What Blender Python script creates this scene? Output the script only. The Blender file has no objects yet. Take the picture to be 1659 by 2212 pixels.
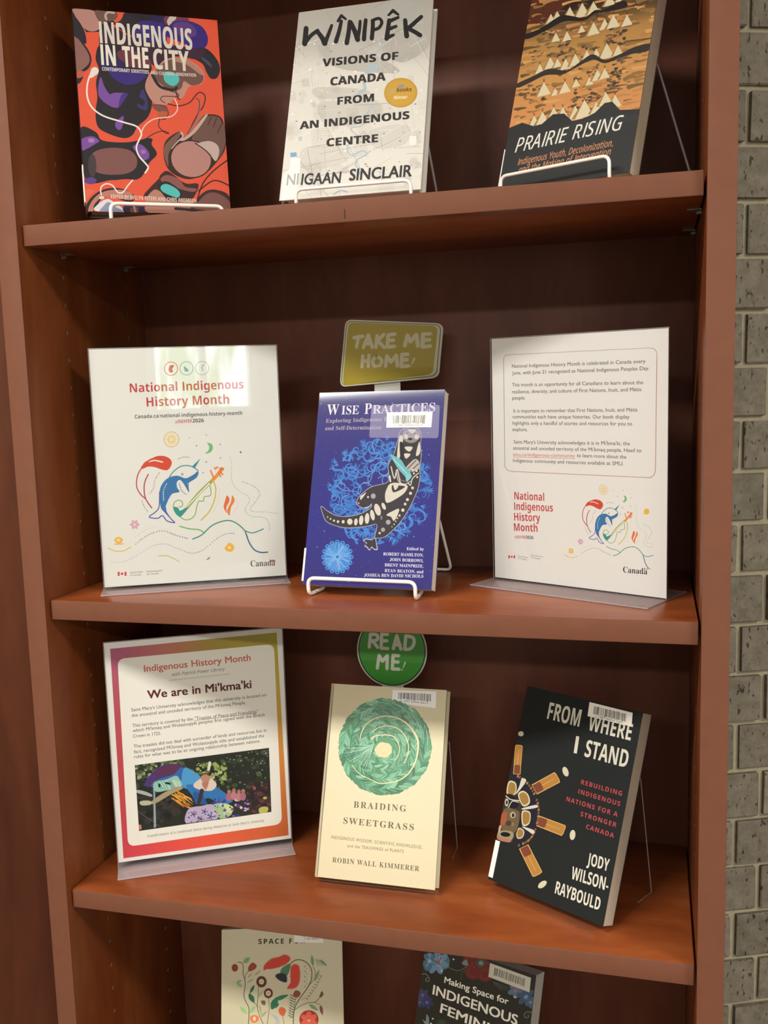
import bpy, bmesh, math, random
import numpy as np
from mathutils import Vector, Matrix
from mathutils.geometry import tessellate_polygon

SC = bpy.context.scene
COL = SC.collection
R = math.radians
LIFT = 0.30          # the measured frame has its zero 0.30 m above the floor

# ------------------------------------------------------------------ camera
cam_d = bpy.data.cameras.new('camera')
cam = bpy.data.objects.new('camera', cam_d); COL.objects.link(cam)
cam_d.sensor_fit = 'VERTICAL'; cam_d.sensor_height = 24.0; cam_d.sensor_width = 18.0
cam_d.lens = 24.0 * 2115.48 / 2212.0
cam_d.clip_start = 0.02
PITCH, ROLL, YAW = -0.1297, 0.0295, 0.2691
M = Matrix.Rotation(YAW, 3, 'Z') @ Matrix.Rotation(PITCH, 3, 'X') @ Matrix.Rotation(ROLL, 3, 'Y')
Mc = M @ Matrix(((1, 0, 0), (0, 0, -1), (0, 1, 0)))
cam.matrix_world = Matrix.Translation((0.6651, -0.9609, 1.1649 + LIFT)) @ Mc.to_4x4()
SC.camera = cam

# ------------------------------------------------------------------ world, exposure
SC.view_settings.view_transform = 'Standard'
SC.view_settings.look = 'None'
SC.view_settings.gamma = 1.0
SC.view_settings.use_curve_mapping = False
SC.view_settings.exposure = 0.0
W = bpy.data.worlds.new('world'); SC.world = W; W.use_nodes = True
W.node_tree.nodes['Background'].inputs[0].default_value = (1.0, 0.95, 0.88, 1)
W.node_tree.nodes['Background'].inputs[1].default_value = 0.25

# ceiling fixtures of the room: (x, y, length x, length y, strength)
LIGHTS = [(-0.50, -1.33, 1.2, 0.3, 63.0, 'front left'), (2.55, -1.30, 1.2, 0.3, 63.0, 'front right'), (-0.50, -3.7, 1.2, 0.3, 53.0, 'rear left'), (1.0, -3.7, 1.2, 0.3, 53.0, 'rear middle'), (2.55, -3.7, 1.2, 0.3, 53.0, 'rear right')]
LIGHT_COL = (1.0, 0.96, 0.90)
CEIL = 2.75

# ------------------------------------------------------------------ helpers
def lin(c):
    """'#rrggbb' or 0-255 tuple -> linear rgb"""
    if isinstance(c, str):
        c = c.lstrip('#'); c = tuple(int(c[i:i+2], 16) for i in (0, 2, 4))
    return tuple(((x/255)/12.92 if x/255 <= 0.04045 else ((x/255+0.055)/1.055)**2.4) for x in c)

def link(o, parent=None):
    COL.objects.link(o)
    if parent is not None: o.parent = parent
    return o

def tag(o, label=None, cat=None, group=None, kind=None):
    if label: o['label'] = label
    if cat: o['category'] = cat
    if group: o['group'] = group
    if kind: o['kind'] = kind
    return o

def empty(name, loc, yaw=0.0, tilt=0.0):
    o = bpy.data.objects.new(name, None); o.empty_display_size = 0.05
    link(o)
    o.matrix_world = Matrix.Translation(loc) @ Matrix.Rotation(yaw, 4, 'Z') @ Matrix.Rotation(-tilt, 4, 'X')
    return o

def mesh_obj(name, verts, faces, mat, parent=None, smooth=False, sharp=None):
    me = bpy.data.meshes.new(name); me.from_pydata([tuple(v) for v in verts], [], faces); me.update()
    if mat: me.materials.append(mat)
    if smooth:
        for p in me.polygons: p.use_smooth = True
    return link(bpy.data.objects.new(name, me), parent)

def bm_obj(name, bm, mat, parent=None, smooth=False):
    me = bpy.data.meshes.new(name); bm.to_mesh(me); bm.free()
    if mat: me.materials.append(mat)
    if smooth:
        for p in me.polygons: p.use_smooth = True
        try: me.set_sharp_from_angle(angle=R(40))
        except Exception: pass
    return link(bpy.data.objects.new(name, me), parent)

def add_box(bm, x0, x1, y0, y1, z0, z1, bev=0.0, seg=2):
    v = [bm.verts.new((x, y, z)) for x in (x0, x1) for y in (y0, y1) for z in (z0, z1)]
    f = [bm.faces.new([v[i] for i in q]) for q in ((0,1,3,2),(4,6,7,5),(0,4,5,1),(2,3,7,6),(0,2,6,4),(1,5,7,3))]
    if bev > 0:
        es = list({e for q in f for e in q.edges})
        bmesh.ops.bevel(bm, geom=es, offset=bev, segments=seg, profile=0.5, affect='EDGES')

def box(name, x0, x1, y0, y1, z0, z1, mat, parent=None, bev=0.0, seg=2):
    bm = bmesh.new(); add_box(bm, x0, x1, y0, y1, z0, z1, bev, seg)
    bmesh.ops.recalc_face_normals(bm, faces=bm.faces)
    return bm_obj(name, bm, mat, parent, smooth=bev > 0)

def fillet(pts, r, n=5, closed=False):
    pts = [Vector(p) for p in pts]; out = []
    N = len(pts)
    for i, p in enumerate(pts):
        if not closed and i in (0, N-1): out.append(p); continue
        a, b = pts[(i-1) % N], pts[(i+1) % N]
        da, db = (a-p), (b-p)
        rr = min(r, da.length*0.49, db.length*0.49)
        s, e = p + da.normalized()*rr, p + db.normalized()*rr
        for k in range(n+1):
            t = k/n; out.append(s*(1-t)**2 + p*2*t*(1-t) + e*t*t)
    return out

def tube_bm(bm, pts, r, seg=10, closed=False):
    pts = [Vector(p) for p in pts]; N = len(pts); rings = []
    t0 = (pts[1]-pts[0]).normalized()
    up = Vector((0, 0, 1)) if abs(t0.z) < 0.9 else Vector((1, 0, 0))
    nrm = t0.cross(up).normalized()
    for i, p in enumerate(pts):
        a = pts[i-1] if (i > 0 or closed) else p
        b = pts[(i+1) % N] if (i < N-1 or closed) else p
        t = (b-a).normalized()
        nrm = (nrm - t*nrm.dot(t)).normalized(); bn = t.cross(nrm)
        rings.append([bm.verts.new(p + (nrm*math.cos(2*math.pi*k/seg) + bn*math.sin(2*math.pi*k/seg))*r) for k in range(seg)])
    M_ = N if closed else N-1
    for i in range(M_):
        a, b = rings[i], rings[(i+1) % N]
        for k in range(seg): bm.faces.new((a[k], a[(k+1) % seg], b[(k+1) % seg], b[k]))
    if not closed:
        bm.faces.new(rings[0][::-1]); bm.faces.new(rings[-1])

# ------------------------------------------------------------------ materials
def new_mat(name):
    m = bpy.data.materials.new(name); m.use_nodes = True
    return m, m.node_tree.nodes, m.node_tree.links, m.node_tree.nodes['Principled BSDF']

def plain(name, col, rough=0.5, spec=0.5, coat=0.0, metal=0.0, noise=0.0, nscale=40.0, bump=0.0):
    m, n, l, b = new_mat(name)
    b.inputs['Base Color'].default_value = (*col, 1); b.inputs['Roughness'].default_value = rough
    b.inputs['Specular IOR Level'].default_value = spec; b.inputs['Metallic'].default_value = metal
    b.inputs['Coat Weight'].default_value = coat; b.inputs['Coat Roughness'].default_value = 0.12
    if noise or bump:
        tc = n.new('ShaderNodeTexCoord'); t = n.new('ShaderNodeTexNoise'); t.inputs['Scale'].default_value = nscale
        t.inputs['Detail'].default_value = 5; l.new(tc.outputs['Object'], t.inputs['Vector'])
        if noise:
            mx = n.new('ShaderNodeMix'); mx.data_type = 'RGBA'; l.new(t.outputs['Fac'], mx.inputs['Factor'])
            mx.inputs[6].default_value = (*[c*(1-noise) for c in col], 1); mx.inputs[7].default_value = (*[min(1, c*(1+noise)) for c in col], 1)
            l.new(mx.outputs[2], b.inputs['Base Color'])
        if bump:
            bp = n.new('ShaderNodeBump'); bp.inputs['Strength'].default_value = bump; bp.inputs['Distance'].default_value = 0.001
            l.new(t.outputs['Fac'], bp.inputs['Height']); l.new(bp.outputs[0], b.inputs['Normal'])
    return m

def wood(name, c0, c1, c2, stretch, rough=0.38):
    m, n, l, b = new_mat(name)
    tc = n.new('ShaderNodeTexCoord'); mp = n.new('ShaderNodeMapping'); mp.inputs['Scale'].default_value = stretch
    l.new(tc.outputs['Object'], mp.inputs['Vector'])
    t = n.new('ShaderNodeTexNoise'); t.inputs['Scale'].default_value = 1.0; t.inputs['Detail'].default_value = 7; t.inputs['Roughness'].default_value = 0.6
    t.inputs['Distortion'].default_value = 0.5
    l.new(mp.outputs[0], t.inputs['Vector'])
    mp2 = n.new('ShaderNodeMapping'); mp2.inputs['Scale'].default_value = tuple(s*9 if s < 10 else s*6 for s in stretch)
    l.new(tc.outputs['Object'], mp2.inputs['Vector'])
    t2 = n.new('ShaderNodeTexNoise'); t2.inputs['Scale'].default_value = 1.0; t2.inputs['Detail'].default_value = 4
    l.new(mp2.outputs[0], t2.inputs['Vector'])
    r = n.new('ShaderNodeValToRGB'); e = r.color_ramp.elements
    e[0].position = 0.32; e[0].color = (*c0, 1); e[1].position = 0.68; e[1].color = (*c2, 1)
    k = e.new(0.5); k.color = (*c1, 1)
    l.new(t.outputs['Fac'], r.inputs['Fac'])
    mx = n.new('ShaderNodeMix'); mx.data_type = 'RGBA'; mx.blend_type = 'MULTIPLY'; mx.inputs['Factor'].default_value = 0.35
    r2 = n.new('ShaderNodeValToRGB'); r2.color_ramp.elements[0].position = 0.3; r2.color_ramp.elements[0].color = (0.6, 0.55, 0.5, 1); r2.color_ramp.elements[1].position = 0.7
    l.new(t2.outputs['Fac'], r2.inputs['Fac']); l.new(r.outputs[0], mx.inputs[6]); l.new(r2.outputs[0], mx.inputs[7])
    l.new(mx.outputs[2], b.inputs['Base Color'])
    b.inputs['Roughness'].default_value = rough; b.inputs['Specular IOR Level'].default_value = 0.40
    return m

M_WOODX = wood('cherry_laminate_along_x', (0.17, 0.038, 0.010), (0.25, 0.060, 0.015), (0.31, 0.086, 0.024), (3.0, 14.0, 14.0), 0.33)
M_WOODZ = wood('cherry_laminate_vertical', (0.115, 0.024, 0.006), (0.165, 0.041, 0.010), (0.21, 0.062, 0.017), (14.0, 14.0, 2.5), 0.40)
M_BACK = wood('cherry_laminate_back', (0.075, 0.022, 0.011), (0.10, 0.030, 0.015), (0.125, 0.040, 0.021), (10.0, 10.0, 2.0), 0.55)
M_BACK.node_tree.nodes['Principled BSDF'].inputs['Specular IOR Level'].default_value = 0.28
M_EDGE = plain('edge_banding', (0.152, 0.057, 0.031), 0.6, spec=0.18, noise=0.10, nscale=60)
M_HOLE = plain('peg_hole_rim', (0.30, 0.17, 0.10), 0.35, metal=0.2)
M_DARK = plain('dark_bore', (0.012, 0.008, 0.006), 0.8)
M_BORE = plain('lit_bore', (0.16, 0.075, 0.035), 0.6)  # pale tone stands in for light caught inside the pin holes
M_WIRE = plain('white_coated_wire', (0.80, 0.77, 0.71), 0.30, coat=0.5)
M_WIRE_DK = plain('bare_wire', (0.45, 0.43, 0.42), 0.35, metal=0.5)
M_PIN = plain('clear_plastic_pin', (0.16, 0.15, 0.14), 0.15, coat=0.8)
M_PAGES = plain('book_pages', (0.62, 0.55, 0.43), 0.8)
M_PAGEW = plain('white_pages', (0.72, 0.68, 0.60), 0.8)
M_PAPER = plain('paper', (0.78, 0.76, 0.70), 0.55)
M_LABEL = plain('white_label', (0.80, 0.78, 0.74), 0.45)
M_WALL = plain('painted_wall', (0.55, 0.50, 0.43), 0.8, noise=0.05, nscale=3)
M_CEIL = plain('ceiling_tile', (0.70, 0.68, 0.63), 0.9, noise=0.05, nscale=30)
M_FLOOR = plain('carpet', (0.14, 0.12, 0.11), 0.95, noise=0.35, nscale=120, bump=0.4)
M_METAL = plain('fixture_metal', (0.75, 0.75, 0.73), 0.4)

def page_mat(name, col, axis_scale):
    m, n, l, b = new_mat(name)
    tc = n.new('ShaderNodeTexCoord'); mp = n.new('ShaderNodeMapping'); mp.inputs['Scale'].default_value = axis_scale
    l.new(tc.outputs['Object'], mp.inputs['Vector']); t = n.new('ShaderNodeTexNoise'); t.inputs['Scale'].default_value = 1.0; t.inputs['Detail'].default_value = 3
    l.new(mp.outputs[0], t.inputs['Vector']); mx = n.new('ShaderNodeMix'); mx.data_type = 'RGBA'; l.new(t.outputs['Fac'], mx.inputs['Factor'])
    mx.inputs[6].default_value = (*[c*0.78 for c in col], 1); mx.inputs[7].default_value = (*[c*1.12 for c in col], 1)
    l.new(mx.outputs[2], b.inputs['Base Color']); b.inputs['Roughness'].default_value = 0.8
    return m
M_PAGES = page_mat('cream_page_edges', (0.60, 0.54, 0.42), (2, 3000, 2))
M_PAGEW = page_mat('grey_page_edges', (0.62, 0.60, 0.55), (2, 3000, 2))

def glass(name, tint=(0.99, 0.99, 0.99), rough=0.02):
    m, n, l, b = new_mat(name)
    b.inputs['Base Color'].default_value = (*tint, 1); b.inputs['Roughness'].default_value = rough
    b.inputs['Transmission Weight'].default_value = 1.0; b.inputs['IOR'].default_value = 1.45
    # thin clear sheets let light through: mix with transparent for any ray alike
    tr = n.new('ShaderNodeBsdfTransparent'); tr.inputs[0].default_value = (*tint, 1)
    gl = n.new('ShaderNodeBsdfGlossy'); gl.inputs['Roughness'].default_value = rough; gl.inputs[0].default_value = (1, 1, 1, 1)
    fr = n.new('ShaderNodeFresnel'); fr.inputs[0].default_value = 1.45
    ge = n.new('ShaderNodeNewGeometry'); iv = n.new('ShaderNodeMath'); iv.operation = 'SUBTRACT'; iv.inputs[0].default_value = 1.0; l.new(ge.outputs['Backfacing'], iv.inputs[1])
    ff = n.new('ShaderNodeMath'); ff.operation = 'MULTIPLY'; l.new(fr.outputs[0], ff.inputs[0]); l.new(iv.outputs[0], ff.inputs[1])
    mx = n.new('ShaderNodeMixShader'); l.new(ff.outputs[0], mx.inputs[0]); l.new(tr.outputs[0], mx.inputs[1]); l.new(gl.outputs[0], mx.inputs[2])
    n.remove(b); l.new(mx.outputs[0], n['Material Output'].inputs['Surface'])
    return m
M_ACRYL = glass('clear_acrylic')

def hazy(name, fac, col=(0.62, 0.55, 0.56), rough=0.12):
    """acrylic with scuffed, light-catching faces"""
    m, n, l, b = new_mat(name)
    b.inputs['Base Color'].default_value = (*col, 1); b.inputs['Roughness'].default_value = rough; b.inputs['Coat Weight'].default_value = 0.6
    tr = n.new('ShaderNodeBsdfTransparent'); tr.inputs[0].default_value = (0.98, 0.97, 0.97, 1)
    mx = n.new('ShaderNodeMixShader'); mx.inputs[0].default_value = fac
    l.new(tr.outputs[0], mx.inputs[1]); l.new(b.outputs[0], mx.inputs[2]); l.new(mx.outputs[0], n['Material Output'].inputs['Surface'])
    return m
M_HAZY = hazy('acrylic_foot', 0.30)
M_RIM = hazy('acrylic_edge', 0.30, (0.6, 0.55, 0.58))

def print_mat(name, rough, coat, coat_rough=0.08, spec=0.5):
    m, n, l, b = new_mat(name)
    a = n.new('ShaderNodeAttribute'); a.attribute_name = 'Col'
    l.new(a.outputs['Color'], b.inputs['Base Color'])
    b.inputs['Roughness'].default_value = rough; b.inputs['Coat Weight'].default_value = coat; b.inputs['Coat Roughness'].default_value = coat_rough
    b.inputs['Specular IOR Level'].default_value = spec
    return m
P_GLOSS = print_mat('printed_gloss', 0.55, 0.7, 0.05, spec=0.15)
P_SATIN = print_mat('printed_satin', 0.5, 0.15, 0.2, spec=0.25)
P_MATTE = print_mat('printed_matte', 0.65, 0.0, spec=0.15)

# ------------------------------------------------------------------ lettering
STY = {}
for k, base_u, base_l, base_d in (('bold', 0x1D5D4, 0x1D5EE, 0x1D7EC), ('ital', 0x1D608, 0x1D622, None), ('serifb', 0x1D400, 0x1D41A, 0x1D7CE),
                                  ('serif', 0x1D434, 0x1D44E, None), ('bolditalic', 0x1D63C, 0x1D656, 0x1D7EC)):
    STY[k] = (base_u, base_l, base_d)
_GC = {}
def _char(c, style):
    if style in STY:
        u, lo, d = STY[style]
        if 'A' <= c <= 'Z': return chr(u + ord(c) - 65)
        if 'a' <= c <= 'z':
            if style == 'serif' and c == 'h': return '\u210e'
            return chr(lo + ord(c) - 97)
        if d and '0' <= c <= '9': return chr(d + ord(c) - 48)
    return c
def _glyph(s, off, res=3):
    cu = bpy.data.curves.new('g', 'FONT'); cu.body = s; cu.offset = off; cu.resolution_u = res; cu.fill_mode = 'FRONT'
    ob = bpy.data.objects.new('g', cu)
    me = bpy.data.meshes.new_from_object(ob)
    V = [(v.co.x, v.co.y) for v in me.vertices]; me.calc_loop_triangles()
    T = [tuple(t.vertices) for t in me.loop_triangles]
    bpy.data.objects.remove(ob); bpy.data.curves.remove(cu); bpy.data.meshes.remove(me)
    return V, T
def glyph(c, style, off):
    key = (c, style, off)
    if key not in _GC:
        if c == ' ': _GC[key] = ([], [], 0.30)
        else:
            ch = _char(c, style)
            if c == 'I' and style in ('bold', 'ital', 'bolditalic'):
                wd, sl = (0.155, 0.0) if style == 'bold' else (0.095, 0.2); V = [(0.09, 0), (0.09+wd, 0), (0.09+wd+sl*.714, 0.714), (0.09+sl*.714, 0.714)]
                T = [(0, 1, 2), (0, 2, 3)]; VV = [(0.653+0.18+wd, 0)]
            else:
                V, T = _glyph(ch, 0.0)
                VV = _glyph(ch + 'H', 0.0, 1)[0]
            if off > 0:                                 # heavier weight: the outline laid down again, shifted
                V0, T0 = list(V), list(T); V, T = [], []
                for kk, (dx, dy) in enumerate(((-off, -off*.6), (off, -off*.6), (off, off*.6), (-off, off*.6))):
                    b0 = len(V); V += [(x+dx, y+dy, kk*1.5e-6) for x, y in V0]; T += [(i+b0, j+b0, k+b0) for i, j, k in T0]
            adv = max(v[0] for v in VV) - 0.653
            if style == 'serif' and c.isalpha():       # stand the math italic upright
                V = [(q[0] - q[1]*0.26, *q[1:]) for q in V]
            _GC[key] = (V, T, adv)
    return _GC[key]
def layout(s, style='sans', off=0.0, track=0.0, small=None):
    """returns verts, tris, with left edge 0, cap height 1"""
    V, T, x = [], [], 0.0
    for c in s:
        k = 1.0
        if small and c.islower(): c = c.upper(); k = small
        gv, gt, adv = glyph(c, style, off)
        b = len(V); V += [(x + q[0]*k, q[1]*k, q[2] if len(q) > 2 else 0.0) for q in gv]; T += [(a+b, d+b, e+b) for a, d, e in gt]
        x += adv*k + track
    cap = 0.70
    if V:
        mn = min(v[0] for v in V); V = [((q[0]-mn)/cap, q[1]/cap, q[2]) for q in V]
    return V, T

# ------------------------------------------------------------------ flat print on a flat sheet
def homography(src, dst):
    A = []
    for (x, y), (u, v) in zip(src, dst):
        A.append([x, y, 1, 0, 0, 0, -u*x, -u*y, -u]); A.append([0, 0, 0, x, y, 1, -v*x, -v*y, -v])
    _, _, vt = np.linalg.svd(np.array(A, float)); return vt[-1].reshape(3, 3)

def smooth_pts(p, closed=True, n=5):
    out = []; N = len(p)
    rng = range(N if closed else N-1)
    for i in rng:
        if closed: a, b, c, d = p[i-1], p[i], p[(i+1) % N], p[(i+2) % N]
        else: a, b, c, d = p[max(i-1, 0)], p[i], p[i+1], p[min(i+2, N-1)]
        for k in range(n):
            t = k/n; t2 = t*t; t3 = t2*t
            out.append(tuple(0.5*((2*b[j]) + (-a[j]+c[j])*t + (2*a[j]-5*b[j]+4*c[j]-d[j])*t2 + (-a[j]+3*b[j]-3*c[j]+d[j])*t3) for j in (0, 1)))
    if not closed: out.append(tuple(p[-1][:2]))
    return out

class Print:
    """artwork given in the coordinates of a study drawing; its four corners fit the w x h sheet"""
    def __init__(s, corners, w, h, gain=1.0, step=2e-6, clip=None):
        s.w, s.h, s.gain = w, h, gain
        s.H = homography(corners, [(0, h), (w, h), (w, 0), (0, 0)]); s.Hi = np.linalg.inv(s.H)
        s.z = 0.0; s.step = step; s.G = np.zeros((240, 170), int); s.V = []; s.T = []; s.F = None; s.clip = clip or (0, w, 0, h)
    def m(s, p):
        q = s.H @ np.array((p[0], p[1], 1.0)); return q[0]/q[2], q[1]/q[2]
    def px(s, u, v):
        q = s.Hi @ np.array((u, v, 1.0)); return q[0]/q[2], q[1]/q[2]
    def _tris(s, P, T, col):
        """P in drawing coords; col: colour or function of drawing coords"""
        fn = col if callable(col) else None
        if not fn: base = tuple(min(1, c*s.gain) for c in lin(col))
        A = np.array([(p[0], p[1], 1.0) for p in P]) @ s.H.T; U = A[:, :2]/A[:, 2:3]
        C = [tuple(min(1, c*s.gain) for c in lin(fn(p))) if fn else base for p in P]
        s._emit(U, T, C)
    def _emit(s, U, T, C, Z=None):
        x0, x1, y0, y1 = s.clip
        if len(U) == 0 or not len(T): return
        gy, gx = s.G.shape                                   # ink goes just above whatever it overlaps
        Q = np.array([(u[0]/s.w*gx, u[1]/s.h*gy) for u in U])[np.array(T, int)]
        lo = np.clip(np.floor(Q.min(1)), 0, (gx-1, gy-1)).astype(int); hi = np.clip(np.floor(Q.max(1)), 0, (gx-1, gy-1)).astype(int) + 1
        lv = 1 + max(int(s.G[c:d, a:b].max()) for (a, c), (b, d) in zip(lo, hi))
        s.z = lv*s.step
        if Z and any(Z): lv += 2
        for (a, c), (b, d) in zip(lo, hi): s.G[c:d, a:b] = lv
        inside = [(x0 <= u <= x1 and y0 <= v <= y1) for u, v in U]
        idx = {}
        for t in T:
            if all(inside[i] for i in t):
                q = []
                for i in t:
                    if i not in idx: idx[i] = len(s.V); s.V.append((U[i][0], s.z + (Z[i] if Z else 0), U[i][1], *C[i]))
                    q.append(idx[i])
                s.T.append(tuple(q)); continue
            poly = [(U[i][0], U[i][1], *C[i]) for i in t]
            for ax, lim, sg in ((0, x0, 1), (0, x1, -1), (1, y0, 1), (1, y1, -1)):
                out = []
                for k in range(len(poly)):
                    a, b = poly[k-1], poly[k]; da, db = (a[ax]-lim)*sg, (b[ax]-lim)*sg
                    if (da >= 0) != (db >= 0):
                        f = da/(da-db); out.append(tuple(a[j]+(b[j]-a[j])*f for j in range(5)))
                    if db >= 0: out.append(b)
                poly = out
                if not poly: break
            if len(poly) >= 3:
                zz = s.z + (Z[t[0]] if Z else 0); b0 = len(s.V); s.V += [(p[0], zz, p[1], p[2], p[3], p[4]) for p in poly]
                s.T += [(b0, b0+k, b0+k+1) for k in range(1, len(poly)-1)]
    def f(s, p): return s.F(p) if s.F else p
    def poly(s, pts, col, sm=True, n=4):
        pts = [s.f(p) for p in pts]
        if sm: pts = smooth_pts(pts, True, n)
        T = tessellate_polygon([[Vector((x, y, 0)) for x, y in pts]])
        s._tris(pts, T, col)
    def line(s, pts, wd, col, sm=True, closed=False, n=5, w1=None, caps=True):
        k = 1.0
        if s.F:
            a, b = s.F((0, 0)), s.F((1, 0)); k = math.hypot(b[0]-a[0], b[1]-a[1])
        pts = [s.f(p) for p in pts]
        if sm and len(pts) > 2: pts = smooth_pts(pts, closed, n)
        N = len(pts); P, T = [], []
        w1 = wd if w1 is None else w1
        for i, p in enumerate(pts):
            a = pts[i-1] if (i > 0 or closed) else p; b = pts[(i+1) % N] if (i < N-1 or closed) else p
            dx, dy = b[0]-a[0], b[1]-a[1]; L = math.hypot(dx, dy) or 1
            w = (wd + (w1-wd)*i/max(1, N-1))*k/2
            P += [(p[0]-dy/L*w, p[1]+dx/L*w), (p[0]+dy/L*w, p[1]-dx/L*w)]
        for i in range(N if closed else N-1):
            j = (i+1) % N; T += [(2*i, 2*i+1, 2*j+1), (2*i, 2*j+1, 2*j)]
        if caps and not closed:
            s._tris(P, T, col); P, T = [], []
            for p, w in ((pts[0], wd*k/2), (pts[-1], w1*k/2)):
                b0 = len(P); P.append(p); P += [(p[0]+w*math.cos(a*math.pi/4), p[1]+w*math.sin(a*math.pi/4)) for a in range(8)]
                T += [(b0, b0+1+a, b0+1+(a+1) % 8) for a in range(8)]
        s._tris(P, T, col)
    def dots(s, pts, r, col, r1=None, n=6):
        P, T = [], []; N = len(pts); k = 1.0
        if s.F:
            a, b = s.F((0, 0)), s.F((1, 0)); k = math.hypot(b[0]-a[0], b[1]-a[1])
        for i, p in enumerate(pts):
            rr = (r if r1 is None else r+(r1-r)*i/max(1, N-1))*k; p = s.f(p)
            b0 = len(P); P.append(p); P += [(p[0]+rr*math.cos(a*2*math.pi/n), p[1]+rr*math.sin(a*2*math.pi/n)) for a in range(n)]
            T += [(b0, b0+1+a, b0+1+(a+1) % n) for a in range(n)]
        s._tris(P, T, col)
    def dotline(s, pts, gap, r, col, r1=None):
        q = smooth_pts(pts, False, 12); out = [q[0]]; acc = 0
        for a, b in zip(q, q[1:]):
            L = math.hypot(b[0]-a[0], b[1]-a[1]); acc += L
            if acc >= gap: out.append(b); acc = 0
        s.dots(out, r, col, r1)
    def ell(s, cx, cy, rx, ry, col, rot=0.0, n=28):
        c, q = math.cos(rot), math.sin(rot)
        s.poly([(cx+rx*math.cos(a)*c-ry*math.sin(a)*q, cy+rx*math.cos(a)*q+ry*math.sin(a)*c) for a in [2*math.pi*i/n for i in range(n)]], col, False)
    def quad(s, a, b, c, d, col, nx=1, ny=1):
        P, T = [], []
        for j in range(ny+1):
            for i in range(nx+1):
                u, v = i/nx, j/ny
                P.append(tuple(a[k]*(1-u)*(1-v)+b[k]*u*(1-v)+c[k]*u*v+d[k]*(1-u)*v for k in (0, 1)))
        for j in range(ny):
            for i in range(nx):
                q = j*(nx+1)+i; T += [(q, q+1, q+nx+2), (q, q+nx+2, q+nx+1)]
        s._tris([s.f(p) for p in P], T, col)
    def full(s, col, nx=1, ny=1):
        a, b, c, d = s.px(0, s.h), s.px(s.w, s.h), s.px(s.w, 0), s.px(0, 0)
        F, s.F = s.F, None; s.quad(a, b, c, d, col, nx, ny); s.F = F
    def text(s, txt, p0, p1, hp, col, style='sans', off=0.0, track=0.0, small=None, slant=0.0):
        V, T = layout(txt, style, off, track, small)
        if not V: return
        a, b = s.m(s.f(p0)), s.m(s.f(p1))
        mid = ((p0[0]+p1[0])/2, (p0[1]+p1[1])/2)
        c0, c1 = s.m(s.f(mid)), s.m(s.f((mid[0], mid[1]-hp)))
        L = math.hypot(b[0]-a[0], b[1]-a[1]); ux, uy = (b[0]-a[0])/L, (b[1]-a[1])/L
        hgt = abs(-(c1[0]-c0[0])*uy + (c1[1]-c0[1])*ux)
        wid = max(v[0] for v in V); kx = L/wid
        U = [(a[0] + x*kx*ux - y*hgt*uy + slant*y*hgt*ux, a[1] + x*kx*uy + y*hgt*ux + slant*y*hgt*uy) for x, y, _ in V]
        Z = [q[2] for q in V]
        if callable(col): C = [tuple(min(1, c*s.gain) for c in lin(col(s.px(*u)))) for u in U]
        else: C = [tuple(min(1, c*s.gain) for c in lin(col))]*len(U)
        s._emit(U, T, C, Z)
    def build(s, name, mat, parent, y=0.0, warp=None):
        me = bpy.data.meshes.new(name)
        V = [(v[0], y - v[1], v[2]) for v in s.V]
        if warp: V = [warp(v) for v in V]
        me.from_pydata(V, [], s.T); me.update()
        at = me.color_attributes.new('Col', 'FLOAT_COLOR', 'POINT')
        at.data.foreach_set('color', [c for v in s.V for c in (v[3], v[4], v[5], 1.0)])
        me.materials.append(mat)
        # all triangles face the reader (-y)
        bm = bmesh.new(); bm.from_mesh(me)
        for fc in bm.faces:
            if not warp and fc.normal.y > 0: fc.normal_flip()
        bm.to_mesh(me); bm.free()
        return link(bpy.data.objects.new(name, me), parent)

# ------------------------------------------------------------------ room
def struct(o): o['kind'] = 'structure'; return o
struct(box('floor', -2.6, 4.2, -5.0, 1.2, -0.05, 0.0, M_FLOOR))
struct(box('ceiling', -2.6, 4.2, -5.0, 1.2, CEIL, CEIL+0.05, M_CEIL))
struct(box('wall_left', -2.65, -2.6, -5.0, 1.2, 0, CEIL, M_WALL))
struct(box('wall_far_right', 4.2, 4.25, -5.0, 1.2, 0, CEIL, M_WALL))
struct(box('wall_rear', -2.65, 4.25, 1.2, 1.25, 0, CEIL, M_WALL))
struct(box('wall_behind_viewer', -2.65, 4.25, -5.05, -5.0, 0, CEIL, M_WALL))

def lamp_mat(strength):
    m, n, l, b = new_mat('lamp_diffuser')
    e = n.new('ShaderNodeEmission'); e.inputs[0].default_value = (*LIGHT_COL, 1); e.inputs[1].default_value = strength
    l.new(e.outputs[0], n['Material Output'].inputs['Surface']); n.remove(b); return m
for i, (x, y, lx, ly, st, where) in enumerate(LIGHTS):
    t = empty('ceiling_light', (x, y, CEIL-0.06))
    tag(t, 'slim ceiling light panel above the aisle, %s of the five' % where, 'ceiling light', 'ceiling light panels above the aisle')
    bm = bmesh.new()
    for a in ((-lx/2-.02, -lx/2, -ly/2-.02, ly/2+.02), (lx/2, lx/2+.02, -ly/2-.02, ly/2+.02), (-lx/2, lx/2, -ly/2-.02, -ly/2), (-lx/2, lx/2, ly/2, ly/2+.02)):
        add_box(bm, *a, 0.0, 0.06)
    bm_obj('housing', bm, M_METAL, t)
    mesh_obj('diffuser', [(-lx/2, -ly/2, 0.01), (lx/2, -ly/2, 0.01), (lx/2, ly/2, 0.01), (-lx/2, ly/2, 0.01)], [(0, 3, 2, 1)], lamp_mat(st), t)

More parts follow.
